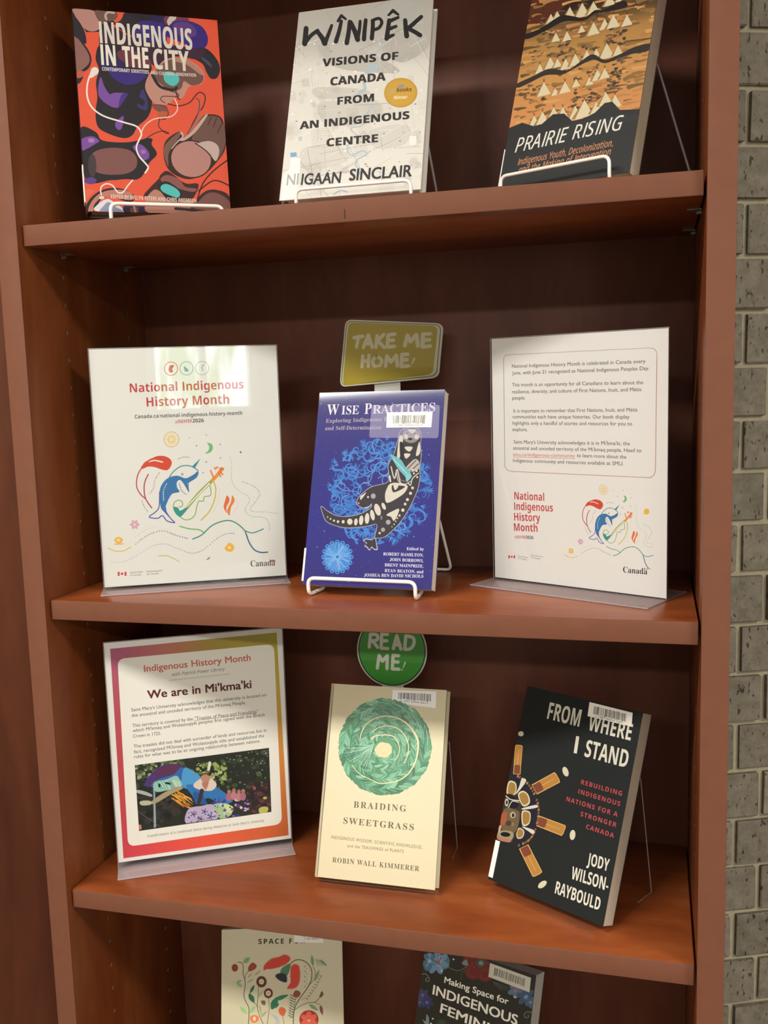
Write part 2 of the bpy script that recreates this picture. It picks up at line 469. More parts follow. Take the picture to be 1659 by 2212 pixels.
# window behind the viewer, seen only as a reflection in the acrylic
WIN = (2.50, 3.22, 1.34, 2.30)     # x0, x1, z0, z1
def window_view():
    m, n, l, b = new_mat('daylight_and_trees')
    tc = n.new('ShaderNodeTexCoord'); t = n.new('ShaderNodeTexNoise'); t.inputs['Scale'].default_value = 1.0; t.inputs['Detail'].default_value = 3
    mp = n.new('ShaderNodeMapping'); mp.inputs['Scale'].default_value = (5.5, 1, 1.6); l.new(tc.outputs['Object'], mp.inputs['Vector']); l.new(mp.outputs[0], t.inputs['Vector']); r = n.new('ShaderNodeValToRGB'); e = r.color_ramp.elements
    e[0].position = 0.42; e[0].color = (0.16, 0.34, 0.10, 1); e[1].position = 0.58; e[1].color = (0.85, 0.95, 1.0, 1)
    l.new(t.outputs['Fac'], r.inputs['Fac']); em = n.new('ShaderNodeEmission'); em.inputs[1].default_value = 12.0
    l.new(r.outputs[0], em.inputs[0]); l.new(em.outputs[0], n['Material Output'].inputs['Surface']); n.remove(b); return m
w = empty('window_1', ((WIN[0]+WIN[1])/2, -4.99, WIN[2])); w['kind'] = 'structure'
ww, wh = WIN[1]-WIN[0], WIN[3]-WIN[2]
bm = bmesh.new()
for a in ((-ww/2-.06, -ww/2, 0, wh), (ww/2, ww/2+.06, 0, wh), (-ww/2-.06, ww/2+.06, -.06, 0), (-ww/2-.06, ww/2+.06, wh, wh+.06), (-.02, .02, 0, wh)):
    add_box(bm, a[0], a[1], 0.0, 0.05, a[2], a[3])
bm_obj('window_frame', bm, M_METAL, w)
mesh_obj('pane', [(-ww/2, 0.012, 0), (ww/2, 0.012, 0), (ww/2, 0.012, wh), (-ww/2, 0.012, wh)], [(0, 3, 2, 1)], window_view(), w)

# ------------------------------------------------------------------ brick wall
def brick_mat():
    m, n, l, b = new_mat('grey_brown_brick')
    tc = n.new('ShaderNodeTexCoord'); oi = n.new('ShaderNodeObjectInfo')
    ad = n.new('ShaderNodeVectorMath'); ad.operation = 'ADD'; l.new(tc.outputs['Object'], ad.inputs[0])
    sc = n.new('ShaderNodeMath'); sc.operation = 'MULTIPLY'; sc.inputs[1].default_value = 37.0; l.new(oi.outputs['Random'], sc.inputs[0]); l.new(sc.outputs[0], ad.inputs[1])
    t = n.new('ShaderNodeTexNoise'); t.inputs['Scale'].default_value = 55; t.inputs['Detail'].default_value = 8; t.inputs['Roughness'].default_value = 0.7
    l.new(ad.outputs[0], t.inputs['Vector'])
    r = n.new('ShaderNodeValToRGB'); e = r.color_ramp.elements
    e[0].position = 0.30; e[0].color = (0.115, 0.098, 0.068, 1); e[1].position = 0.72; e[1].color = (0.235, 0.205, 0.155, 1)
    l.new(t.outputs['Fac'], r.inputs['Fac'])
    mp = n.new('ShaderNodeMapping'); mp.inputs['Scale'].default_value = (210, 210, 95); l.new(ad.outputs[0], mp.inputs['Vector'])
    v = n.new('ShaderNodeTexNoise'); v.inputs['Scale'].default_value = 1.0; v.inputs['Detail'].default_value = 2
    l.new(mp.outputs[0], v.inputs['Vector'])
    r2 = n.new('ShaderNodeValToRGB'); r2.color_ramp.elements[0].position = 0.30; r2.color_ramp.elements[0].color = (0.16, 0.14, 0.11, 1); r2.color_ramp.elements[1].position = 0.38
    l.new(v.outputs['Fac'], r2.inputs['Fac'])
    mx = n.new('ShaderNodeMix'); mx.data_type = 'RGBA'; mx.blend_type = 'MULTIPLY'; mx.inputs['Factor'].default_value = 1.0
    l.new(r.outputs[0], mx.inputs[6]); l.new(r2.outputs[0], mx.inputs[7])
    br = n.new('ShaderNodeMapRange'); br.inputs[3].default_value = 0.82; br.inputs[4].default_value = 1.16; l.new(oi.outputs['Random'], br.inputs[0])
    m2 = n.new('ShaderNodeVectorMath'); m2.operation = 'SCALE'; l.new(mx.outputs[2], m2.inputs[0]); l.new(br.outputs[0], m2.inputs['Scale'])
    l.new(m2.outputs[0], b.inputs['Base Color'])
    bp = n.new('ShaderNodeBump'); bp.inputs['Strength'].default_value = 0.6; bp.inputs['Distance'].default_value = 0.002
    mh = n.new('ShaderNodeMath'); mh.operation = 'MINIMUM'; l.new(t.outputs['Fac'], mh.inputs[0]); l.new(v.outputs['Fac'], mh.inputs[1])
    l.new(mh.outputs[0], bp.inputs['Height']); l.new(bp.outputs[0], b.inputs['Normal'])
    b.inputs['Roughness'].default_value = 0.75
    return m
M_BRICK = brick_mat()
M_MORTAR = plain('sand_mortar', (0.34, 0.298, 0.205), 0.9, noise=0.22, nscale=90, bump=0.8)
WA = 0.405
bw = empty('wall_right', (0.7779, 0.3814, 0.0), WA); bw['kind'] = 'structure'
box('mortar', -0.10, 0.75, 0.007, 0.10, 0.0, CEIL, M_MORTAR, bw)
rnd = random.Random(4)
def brick_mesh(seed, w, h=0.0605):
    rr = random.Random(seed); bm = bmesh.new(); add_box(bm, 0, w, 0, 0.09, 0, h)
    bmesh.ops.bevel(bm, geom=list(bm.edges), offset=0.0010, segments=1, affect='EDGES')
    for v in bm.verts: v.co += Vector((rr.uniform(-.0009, .0009), rr.uniform(-.0006, .0006), rr.uniform(-.0008, .0008)))
    bmesh.ops.recalc_face_normals(bm, faces=bm.faces)
    me = bpy.data.meshes.new('brick'); bm.to_mesh(me); bm.free(); me.materials.append(M_BRICK); return me
BM_ = [brick_mesh(i, 0.196) for i in range(6)]; BH = [brick_mesh(20+i, 0.090) for i in range(3)]
zc0 = 1.481 + LIFT
for k in range(-14, 27):
    zc = zc0 - 0.06796*k
    if zc < 0.03 or zc > CEIL-0.03: continue
    s0 = 0.0 if k % 2 == 0 else 0.036
    for j in range(-1, 4):
        x = s0 + 0.004 + 0.204*j; me = BM_[rnd.randrange(6)]
        if x > 0.55: continue
        if x < -0.12:
            me = BH[rnd.randrange(3)]; x = s0 - 0.004 - 0.090
        o = bpy.data.objects.new('brick', me); link(o, bw)
        o.location = (x, rnd.uniform(-.0015, .0025), zc-0.03025)

# ------------------------------------------------------------------ bookcase
SW, SY0, SY1, ST = 0.709, 0.0, 0.262, 0.0226       # shelf width, front, back, thickness
GAP, PT, REC = 0.0024, 0.0256, 0.008
SZ = [2.0005, 1.6485, 1.2301, 0.8777, 0.5257, 0.13]   # shelf tops
BTOP = 2.36
bc = empty('bookcase', (SW/2, 0.13, 0.0))
tag(bc, 'tall reddish cherry wood bookcase with display shelves beside the grey brick wall', 'bookcase')
def cb(name, x0, x1, y0, y1, z0, z1, mat, parent=bc, bev=0.0006):
    if parent is bc: o = box(name, x0-SW/2, x1-SW/2, y0-0.13, y1-0.13, z0, z1, mat, parent, bev)
    else: o = box(name, x0, x1, y0, y1, z0, z1, mat, parent, bev)
    return o
OX, OY = SW/2, 0.13
def holes(parent, x, sgn, idx, ys):
    """shelf-pin holes as small rims and discs, caught light painted into their tone"""
    bm = bmesh.new(); db = bmesh.new()
    for y in ys:
        for i in idx:
            z = 1.4916 + LIFT - 0.032*i
            for bmx, r0, r1, dx in ((bm, 0.0017, 0.0024, 0.0005), (db, 0.0, 0.0017, 0.0003)):
                a = [(x + sgn*dx - OX, y - OY + r1*math.cos(t*math.pi/6), z + r1*math.sin(t*math.pi/6)) for t in range(12)]
                if r0:
                    b = [(x + sgn*dx*0.2 - OX, y - OY + r0*math.cos(t*math.pi/6), z + r0*math.sin(t*math.pi/6)) for t in range(12)]
                    va = [bmx.verts.new(p) for p in a]; vb = [bmx.verts.new(p) for p in b]
                    for t in range(12): bmx.faces.new((va[t], va[(t+1) % 12], vb[(t+1) % 12], vb[t]))
                else: bmx.faces.new([bmx.verts.new(p) for p in a])
    o = bm_obj('pin_hole_rims', bm, M_HOLE, parent); o['kind'] = 'stuff'
    o = bm_obj('pin_hole_bores', db, M_BORE, parent); o['kind'] = 'stuff'
for sgn, x0 in ((1, -GAP-PT), (-1, SW+GAP)):
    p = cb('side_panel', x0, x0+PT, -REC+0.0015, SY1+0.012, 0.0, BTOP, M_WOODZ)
    box('edge_band', x0-OX, x0+PT-OX, -REC-OY, -REC+0.0015-OY, 0.0, BTOP, M_EDGE, p, 0.0005)
    holes(p, -GAP if sgn == 1 else SW+GAP, sgn, [i for i in range(-12, 44)], (0.0737, 0.216))
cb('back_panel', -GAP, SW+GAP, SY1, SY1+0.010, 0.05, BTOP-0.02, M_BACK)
cb('top_panel', -GAP, SW+GAP, -REC, SY1, BTOP-0.026, BTOP, M_WOODX)
cb('toe_kick', -GAP, SW+GAP, 0.03, 0.045, 0.0, SZ[-1]-ST, M_WOODX)
for i, z in enumerate(SZ):
    s = cb('shelf', 0.0, SW, 0.0015, SY1-0.001, z-ST, z, M_WOODX)
    box('edge_band', -OX, SW-OX, -OY, 0.0015-OY, z-ST, z, M_EDGE, s, 0.0009, 3)
    if 0 < i < 5:
        for y in (0.0737, 0.216):
            for x, d in ((-GAP+0.001, 1), (SW+GAP-0.001, -1)):
                bm = bmesh.new()
                xa, xb = sorted((x-OX, x-OX+d*0.014)); add_box(bm, xa, xb, y-0.0035-OY, y+0.0035-OY, z-ST-0.0013, z-ST-0.0002)
                tube_bm(bm, [(x-OX, y-OY, z-ST-0.0033), (x-OX+d*0.005, y-OY, z-ST-0.0033)], 0.0020, 8)
                bm_obj('shelf_pin', bm, M_PIN, s)
# small nick in the band of the top shelf
box('nick', 0.3685-OX, 0.3690-OX, -0.0006-OY, -OY+0.0003, SZ[1]-0.019, SZ[1]-0.010, M_DARK, [c for c in bc.children if c.name == 'shelf.001'][0])

# plain tall panel of the neighbouring unit, standing flush at the left, set back a little
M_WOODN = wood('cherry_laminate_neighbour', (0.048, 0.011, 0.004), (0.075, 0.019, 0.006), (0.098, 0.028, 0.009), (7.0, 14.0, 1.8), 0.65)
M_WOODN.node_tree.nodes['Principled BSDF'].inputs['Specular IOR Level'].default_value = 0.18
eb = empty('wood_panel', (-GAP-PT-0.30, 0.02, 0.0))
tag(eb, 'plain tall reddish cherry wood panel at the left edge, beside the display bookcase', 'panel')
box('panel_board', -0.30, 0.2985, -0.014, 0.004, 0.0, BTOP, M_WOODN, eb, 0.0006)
box('top_rail', -0.30, 0.2985, 0.0045, 0.05, BTOP-0.03, BTOP, M_WOODX, eb, 0.0006)
#@@ART
# ------------------------------------------------------------------ holders, stands, books
def softcover(root, w, h, th, cover, pages=M_PAGES, name='front_cover', spine=None):
    c = box(name, 0, w, 0, 0.0005, 0, h, cover, root)
    box('back_cover', 0, w, th-0.0005, th, 0, h, cover, root)
    box('spine', 0, 0.0006, 0.0005, th-0.0005, 0, h, spine or cover, root)
    box('page_block', 0.0006, w-0.0006, 0.0005, th-0.0005, 0.0002, h-0.0002, pages, root)
    return c
def hardcover(root, w, h, th, cover, pages=M_PAGES, spine=None, back=None):
    c = box('front_cover', 0.004, w, 0, 0.0026, 0, h, cover, root, 0.0006)
    box('back_cover', 0.004, w, th-0.0026, th, 0, h, back or cover, root, 0.0006)
    bm = bmesh.new(); n = 10; rows = []
    for k in range(n+1):
        t = k/n; y = th*t; x = 0.0045*(1-math.sin(math.pi*t)) + 0.0002 if 0 < k < n else 0.0055
        rows.append([bm.verts.new((x-0.001, y, 0)), bm.verts.new((x-0.001, y, h)), bm.verts.new((x+0.0008, y, h)), bm.verts.new((x+0.0008, y, 0))])
    for a, b in zip(rows, rows[1:]):
        for q in range(4): bm.faces.new((a[q], a[(q+1) % 4], b[(q+1) % 4], b[q]))
    bm.faces.new(rows[0]); bm.faces.new(rows[-1][::-1]); bmesh.ops.recalc_face_normals(bm, faces=bm.faces)
    bm_obj('spine', bm, spine or cover, root, True)
    box('page_block', 0.006, w-0.0035, 0.0026, th-0.0026, 0.0035, h-0.0035, pages, root)
    return c
def bcode(pr, TL, TR, BR, BL, seed, digits, area=(0.12, 0.12, 0.9, 0.70), base='#e6e2da', ink='#3a3638'):
    """sticker outline and bars inside it, in drawing coordinates"""
    def at(u, v): return tuple(TL[k]*(1-u)*(1-v)+TR[k]*u*(1-v)+BR[k]*u*v+BL[k]*(1-u)*v for k in (0, 1))
    pr.quad(TL, TR, BR, BL, base)
    rr = random.Random(seed); u = area[0]; P, T = [], []
    while u < area[2]:
        wd = rr.choice((0.006, 0.006, 0.012, 0.018)); g = rr.choice((0.006, 0.008, 0.014))
        v0 = area[1] - rr.choice((0, 0, 0.03)); v1 = area[3] + rr.choice((0, 0.02, 0.05))
        b = len(P); P += [at(u, v0), at(u+wd, v0), at(u+wd, v1), at(u, v1)]; T += [(b, b+1, b+2), (b, b+2, b+3)]; u += wd+g
    pr._tris(P, T, ink)
    if digits: pr.text(digits, at(area[0]+.05, area[3]+.2), at(area[2]-.06, area[3]+.2), abs(BL[1]-TL[1])*0.13, ink, 'sans')
def sticker(root, corners, w, h, quad, seed, digits, mat=P_SATIN, y=-0.0008, **k):
    p = Print(corners, w, h); bcode(p, *quad, seed, digits, **k)
    q = [p.m(c) for c in quad]
    o = p.build('barcode_label', mat, root, y); return tag(o, 'white barcode sticker')
def wire_stand(o, yaw, shelf, x0, x1, bar_h, lip_y, th, tilt, foot_y, label, up=0.15, r=0.0022, flare=0.0, dark=False):
    t = empty('wire_book_stand', (o[0], o[1], shelf+LIFT), yaw); tag(t, label, 'book stand', 'white wire book stands')
    yb = th*math.cos(tilt) + 0.006; rr = r
    def cx(z): return yb + (z)*math.tan(tilt)
    bm = bmesh.new()
    top = up
    path = [(x0+.004, cx(top), top), (x0+.004, yb, rr+.0004), (x0, lip_y, rr+.0004), (x0, lip_y, bar_h), (x1, lip_y, bar_h), (x1, lip_y, rr+.0004), (x1-.004, yb, rr+.0004), (x1-.004, cx(top), top)]
    tube_bm(bm, fillet(path, 0.008, 6, True), r, 10, True)
    bm_obj('front_frame', bm, M_WIRE, t, True)
    bm = bmesh.new(); tp = top-0.004
    path = [(x0+.02, cx(tp)+2*r, tp), (x1-.02, cx(tp)+2*r, tp), (x1-.006+flare, foot_y, rr+.0004), (x0+.006-flare, foot_y, rr+.0004)]
    tube_bm(bm, fillet(path, 0.008, 6, True), r*0.85, 10, True)
    bm_obj('rear_leg', bm, M_WIRE_DK if dark else M_WIRE, t, True)
    return t
def acrylic_stand(o, yaw, shelf, x0, x1, th, tilt, foot_y, dz, label, lip=0.010, up=0.165):
    t = empty('acrylic_book_stand', (o[0], o[1], shelf+LIFT), yaw); tag(t, label, 'book stand', 'clear acrylic book stands')
    def strip(name, pts, mat, wd=0.0013):
        bm = bmesh.new()
        for (a, b) in zip(pts, pts[1:]):
            a = Vector((0, *a)); b = Vector((0, *b)); d = (b-a).normalized(); nn = Vector((0, -d.z, d.y))*wd/2
            v = [bm.verts.new(Vector((x, 0, 0)) + q) for x in (x0, x1) for q in (a-nn, a+nn, b+nn, b-nn)]
            for f in ((0,1,2,3),(7,6,5,4),(0,4,5,1),(1,5,6,2),(2,6,7,3),(3,7,4,0)): bm.faces.new([v[i] for i in f])
        bmesh.ops.recalc_face_normals(bm, faces=bm.faces); return bm_obj(name, bm, mat, t)
    k = math.tan(tilt); yb = th/math.cos(tilt) + 0.003
    strip('book_rest', [(-0.0045, lip), (-0.0045, 0.0008), (yb-.001, 0.0008), (yb+up*math.sin(tilt), 0.0012+up*math.cos(tilt))], M_ACRYL)
    ty, tz = yb+up*math.sin(tilt), 0.0012+up*math.cos(tilt)
    strip('rear_leg', [(ty+.001, tz), (foot_y, 0.0008)], M_ACRYL)
    for x in (x0, x1):
        bm = bmesh.new(); tube_bm(bm, [(x, ty+.001, tz), (x, foot_y, 0.0014), (x, foot_y-.03, 0.0014)], 0.0006, 6)
        bm_obj('polished_edge', bm, M_RIM, t)
    return t
def sign_holder(o, yaw, shelf, front, back, bx, label, w=0.2159, h=0.2794, name='acrylic_sign_holder'):
    """clear upright holder with a flat foot"""
    t = empty(name, (o[0], o[1], shelf+LIFT), yaw); tag(t, label, 'sign holder'); dz = o[2]-shelf
    box('front_pane', -0.0007, w+0.0007, -0.0022, -0.0007, 0.002, dz+h+0.0008, M_ACRYL, t)
    box('rear_pane', -0.0007, w+0.0007, 0.0007, 0.0022, 0.002, dz+h+0.0008, M_ACRYL, t)
    box('foot', bx[0], bx[1], front, back, 0.0002, 0.0020, M_HAZY, t, 0.0004)
    bm = bmesh.new()
    tube_bm(bm, [(bx[0], front, 0.0012), (bx[1], front, 0.0012)], 0.0007, 6)
    tube_bm(bm, [(-0.0007, -0.0022, 0.002), (-0.0007, -0.0022, dz+h+0.0008)], 0.0003, 6)
    tube_bm(bm, [(w+0.0007, -0.0022, 0.002), (w+0.0007, -0.0022, dz+h+0.0008)], 0.0003, 6)
    tube_bm(bm, [(-0.0007, 0, dz+h+0.0008), (w+0.0007, 0, dz+h+0.0008)], 0.0005, 6)
    bm_obj('polished_edge', bm, M_RIM, t)
    return t
def paper_sheet(o, yaw, label, mat, w=0.2159, h=0.2794):
    t = empty('display_sheet', (o[0], o[1], o[2]+LIFT), yaw); tag(t, label, 'sign', )
    s = box('paper', 0, w, -0.00012, 0.0003, 0, h, mat, t); return t, s
def spine_label(root, z0, z1, th, w=0.006, x=-0.0012):
    o = box('spine_label', x, x+w, -0.0006, th*0.7, z0, z1, M_LABEL, root); return tag(o, 'white spine label')

def grad(stops):
    """colour by drawing y (or any scalar fn)"""
    st = [(p, tuple(int(c.lstrip('#')[i:i+2], 16) for i in (0, 2, 4))) for p, c in stops]
    def g(t):
        if t <= st[0][0]: return st[0][1]
        for (a, ca), (b, cb_) in zip(st, st[1:]):
            if t <= b:
                f = (t-a)/(b-a); return tuple(ca[i]*(1-f)+cb_[i]*f for i in range(3))
        return st[-1][1]
    return g

# ================================================================== TOP SHELF
S1, S2, S3, S4 = 1.3485, 0.9301, 0.5777, 0.2257
# ---- orange, black and purple hardcover on the left
o = (0.0561, 0.0389, 1.3654)
root = empty('hardcover_book', (o[0], o[1], o[2]+LIFT), 0.5761, 0.1408)
tag(root, 'orange and black illustrated hardcover titled Indigenous in the City, left on top shelf', 'book', 'books standing face out on the shelves')
w, h = 0.1612, 0.2272
cA = plain('black_purple_board', (0.02, 0.018, 0.025), 0.35, coat=0.5)
c = hardcover(root, w, h, 0.026, cA, page_mat('tan_page_edges', (0.30, 0.22, 0.15), (2, 3000, 2)))
p = Print([(85, 65), (1440, 205), (1562, 2015), (185, 1990)], w, h, 0.74)
OR, BK, PU, DP, PK, BR_, TQ = '#e0583d', '#28242b', '#7a4f9e', '#3a2a78', '#b5837a', '#6f5048', '#55bdb9'
p.full(OR)
p.poly([(85, 60), (620, 110), (560, 190), (420, 260), (340, 290), (215, 290), (160, 200), (85, 130)], BK, False)
p.poly([(95, 70), (280, 90), (330, 150), (370, 190), (330, 270), (240, 280), (150, 210), (110, 130)], PK)
p.poly([(300, 95), (420, 100), (400, 200), (350, 210)], BR_)
p.poly([(510, 105), (605, 112), (575, 165), (500, 205), (470, 170)], OR)
p.poly([(420, 120), (480, 105), (515, 130), (500, 175), (440, 195), (400, 180)], BR_)
p.line([(480, 115), (425, 110), (400, 140), (410, 175)], 22, '#b9a79c')
p.poly([(600, 115), (820, 130), (960, 150), (1000, 200), (960, 330), (880, 420), (640, 330), (520, 250), (560, 160)], BK)
p.poly([(700, 210), (860, 200), (960, 240), (960, 420), (800, 420), (660, 340)], DP)
p.poly([(830, 150), (960, 165), (950, 210), (850, 200)], '#2b2350')
p.poly([(960, 160), (1140, 170), (1180, 200), (1060, 210), (1010, 240), (960, 230)], '#70394f')
p.line([(1035, 170), (1000, 205), (1010, 240)], 60, '#c9bdb2', w1=34)
p.poly([(960, 330), (1010, 230), (1100, 200), (1210, 215), (1310, 270), (1355, 370), (1330, 450), (1240, 480), (1100, 400)], DP)
p.poly([(1030, 240), (1120, 210), (1220, 250), (1250, 330), (1180, 360), (1080, 330)], '#5c3f80')
p.poly([(1180, 480), (1320, 455), (1420, 540), (1465, 640), (1440, 730), (1380, 740), (1340, 680), (1300, 600), (1200, 540)], BK)
p.poly([(1270, 520), (1370, 590), (1390, 640), (1330, 590)], '#4a4560')
p.poly([(95, 300), (180, 380), (245, 480), (260, 560), (220, 640), (120, 660), (100, 500)], BK)
p.poly([(100, 330), (180, 410), (235, 500), (240, 570), (190, 625), (115, 640)], '#8d625c')
p.poly([(110, 690), (180, 690), (150, 760), (115, 770)], BK)
p.poly([(112, 660), (160, 650), (200, 670), (165, 710), (115, 715)], '#c05a4a')
p.poly([(85, 130), (150, 190), (205, 300), (212, 400), (150, 360), (90, 300)], BK)
p.poly([(350, 290), (480, 250), (640, 340), (880, 400), (1180, 450), (1330, 470), (1260, 560), (1060, 530), (880, 620), (800, 560), (700, 480), (420, 420), (345, 430)], '#3c2438')
# dark head at left
p.poly([(330, 420), (420, 400), (560, 430), (700, 480), (800, 560), (830, 640), (790, 720), (800, 860), (830, 960), (790, 1090), (690, 1180), (640, 1260), (560, 1290), (420, 1250), (310, 1180), (290, 1040), (310, 900), (300, 760), (330, 640), (300, 540)], BK)
p.poly([(520, 470), (640, 470), (780, 520), (830, 600), (760, 640), (560, 600), (500, 540)], '#6a3540')
p.poly([(420, 640), (520, 650), (650, 670), (780, 690), (720, 760), (600, 790), (500, 750), (440, 690)], DP)
p.poly([(330, 560), (380, 470), (480, 460), (520, 540), (600, 610), (400, 640), (350, 620)], '#2e2352')
p.poly([(345, 710), (375, 790), (425, 870), (480, 860), (600, 870), (560, 920), (510, 1000), (420, 980), (330, 900), (320, 810)], PU)
p.poly([(540, 880), (600, 870), (560, 940), (510, 1000)], '#47348a')
p.poly([(740, 830), (770, 880), (790, 980), (770, 1030), (700, 1000), (690, 965), (745, 985), (760, 940), (710, 900)], '#3b3768')
p.poly([(555, 1080), (550, 1160), (525, 1210), (490, 1200), (475, 1150), (510, 1110)], PU)
# face in profile
p.poly([(870, 640), (950, 560), (1060, 540), (1160, 560), (1260, 620), (1320, 700), (1290, 790), (1180, 810), (1130, 900), (1080, 930), (1060, 890), (1000, 960), (920, 980), (850, 960), (800, 900), (765, 810), (790, 720), (840, 660)], '#bd8a7c')
p.poly([(900, 620), (1000, 560), (1140, 570), (1260, 640), (1310, 710), (1290, 780), (1200, 800), (1130, 760), (1100, 830), (1010, 850), (920, 790), (850, 730), (850, 680)], BR_)
p.poly([(1040, 540), (1160, 560), (1290, 670), (1310, 700), (1280, 700), (1160, 610), (1050, 575)], '#b08070')
p.line([(835, 700), (880, 780), (930, 820), (1030, 840), (1060, 820)], 26, BK)
p.line([(1050, 840), (1070, 910), (1090, 930)], 12, '#4a2a28')
p.poly([(945, 680), (1000, 670), (1070, 700), (1085, 760), (1030, 805), (960, 770), (940, 720)], TQ)
p.line([(1000, 850), (1060, 870), (1080, 900), (1000, 900), (930, 900), (910, 930), (950, 960)], 8, '#4a2a28')
p.line([(820, 980), (900, 980), (960, 1000), (980, 1060), (950, 1110), (890, 1110)], 10, '#5a2f2c')
p.poly([(830, 985), (920, 985), (975, 1020), (970, 1050), (880, 1040)], '#7b4f4a')
p.poly([(885, 1050), (960, 1040), (955, 1090), (900, 1115)], '#b5603c')
p.line([(900, 1110), (890, 1180), (950, 1240), (985, 1245), (930, 1225), (850, 1245), (760, 1300)], 8, '#3a2022')
p.line([(980, 970), (1080, 990), (1180, 960), (1240, 890), (1280, 865), (1325, 900), (1310, 990), (1250, 1080), (1160, 1250)], 12, '#5c2a2a')
p.line([(1170, 1240), (1260, 1100), (1270, 1000), (1280, 930)], 34, '#b06a60', w1=14)
p.line([(1240, 920), (1270, 950), (1260, 1060), (1160, 1250)], 7, '#5c2a2a')
# hand, lower right
p.poly([(1190, 1250), (1300, 1090), (1360, 1070), (1440, 1080), (1480, 1110), (1500, 1170), (1520, 1300), (1500, 1420), (1420, 1530), (1330, 1620), (1180, 1680), (1040, 1640), (960, 1560), (930, 1420), (960, 1310), (1080, 1230), (1130, 1280)], '#3a2624')
p.poly([(1200, 1290), (1310, 1110), (1370, 1085), (1450, 1100), (1480, 1150), (1510, 1200), (1510, 1350), (1450, 1480), (1440, 1360), (1340, 1320), (1250, 1330)], BR_)
p.poly([(1090, 1310), (1190, 1240), (1320, 1080), (1345, 1085), (1240, 1230), (1140, 1310)], '#bfa79a')
p.poly([(950, 1350), (1070, 1240), (1095, 1260), (1040, 1340), (980, 1440), (975, 1560), (935, 1440)], '#7a584e')
p.line([(1100, 1240), (1115, 1280), (1060, 1330), (1010, 1390)], 20, '#c2aca0', w1=8)
p.ell(1190, 1490, 200, 180, '#3a2624', 0.3); p.ell(1190, 1490, 188, 168, '#b5837a', 0.3)
p.poly([(1250, 1350), (1350, 1320), (1430, 1350), (1455, 1420), (1420, 1510), (1350, 1420)], '#c3aca4')
p.line([(1230, 1340), (1340, 1420), (1410, 1520)], 10, '#3a2624')
for a in ((1380, 1100, 1350, 1170), (1430, 1110, 1400, 1190), (1480, 1160, 1440, 1240)): p.line([a[:2], a[2:]], 8, '#3a2624')
# second figure, lower left
p.poly([(140, 1190), (290, 1230), (350, 1310), (560, 1330), (700, 1310), (780, 1290), (830, 1300), (820, 1350), (870, 1440), (800, 1520), (760, 1600), (690, 1680), (560, 1680), (380, 1700), (280, 1720), (190, 1700), (150, 1500)], BK)
p.poly([(150, 1300), (250, 1270), (320, 1310), (290, 1340), (200, 1390), (155, 1400)], PU); p.ell(245, 1310, 32, 22, '#a878b8')
p.poly([(640, 1370), (720, 1350), (790, 1420), (790, 1480), (730, 1500), (690, 1440)], PU); p.ell(740, 1420, 26, 20, '#a070b8')
p.poly([(250, 1440), (330, 1395), (480, 1380), (620, 1410), (680, 1490), (660, 1580), (560, 1630), (380, 1635), (270, 1600), (235, 1520)], '#7e5450')
p.ell(250, 1550, 40, 110, '#45393c')
p.poly([(160, 1700), (230, 1660), (290, 1690), (240, 1730)], '#5b3f86')
# lower band
p.poly([(280, 1740), (420, 1690), (560, 1700), (640, 1700), (760, 1640), (820, 1620), (870, 1680), (800, 1760), (740, 1840), (660, 1850), (560, 1770), (450, 1770), (330, 1800)], OR)
p.poly([(175, 1990), (200, 1900), (290, 1810), (420, 1765), (560, 1780), (660, 1850), (600, 1900), (430, 1850), (330, 1870), (260, 1990)], BK)
p.poly([(200, 1990), (240, 1890), (330, 1810), (470, 1780), (600, 1800), (640, 1850), (600, 1880), (420, 1850), (330, 1860), (260, 1930), (250, 1990)], '#bb7b6c')
p.poly([(270, 1985), (300, 1920), (370, 1875), (430, 1885), (560, 2000)], '#dadbe0')
p.poly([(320, 2000), (350, 1940), (400, 1900), (460, 1940), (540, 2000)], '#8d97b4')
p.poly([(560, 1920), (700, 1900), (830, 1960), (790, 2010), (560, 2005)], '#2f2448')
p.poly([(610, 1960), (680, 1950), (680, 2010), (620, 2010)], '#6a4c44')
p.line([(640, 1920), (660, 2000)], 16, '#a98a7c'); p.line([(720, 1950), (790, 2010)], 18, '#3a2022')
p.poly([(740, 1850), (800, 1760), (880, 1680), (900, 1640), (960, 1600), (1040, 1650), (1140, 1720), (1250, 1720), (1250, 1780), (1200, 1870), (1150, 1900), (900, 1880)], '#3a2624')
p.poly([(900, 1680), (960, 1640), (1080, 1680), (1130, 1750), (1240, 1770), (1200, 1800), (1040, 1760), (940, 1720)], '#8a5550')
p.poly([(770, 1850), (840, 1780), (900, 1800), (960, 1870), (1060, 1900), (1180, 1880), (1150, 2000), (780, 2000), (760, 1900)], '#b5806f')
p.poly([(880, 1740), (960, 1700), (1080, 1780), (1100, 1850), (1030, 1870), (930, 1830)], BK)
p.poly([(905, 1745), (960, 1725), (1050, 1770), (1085, 1820), (1060, 1855), (980, 1830), (910, 1790)], TQ)
p.line([(1250, 1860), (1300, 1720), (1400, 1600), (1530, 1500)], 12, '#3a2022')
p.line([(1260, 1790), (1380, 1700), (1460, 1700), (1545, 1740)], 12, '#3a2022')
p.poly([(1240, 1870), (1330, 1790), (1430, 1780), (1540, 1830), (1560, 1960), (1200, 1980)], '#3a2624')
p.poly([(1270, 1880), (1340, 1815), (1430, 1810), (1540, 1880), (1545, 1970), (1220, 1960)], '#7b4f4b')
p.line([(1040, 1960), (1240, 1975)], 26, BK)
p.poly([(170, 1790), (270, 1790), (200, 1860), (180, 1900)], '#dc6a50')
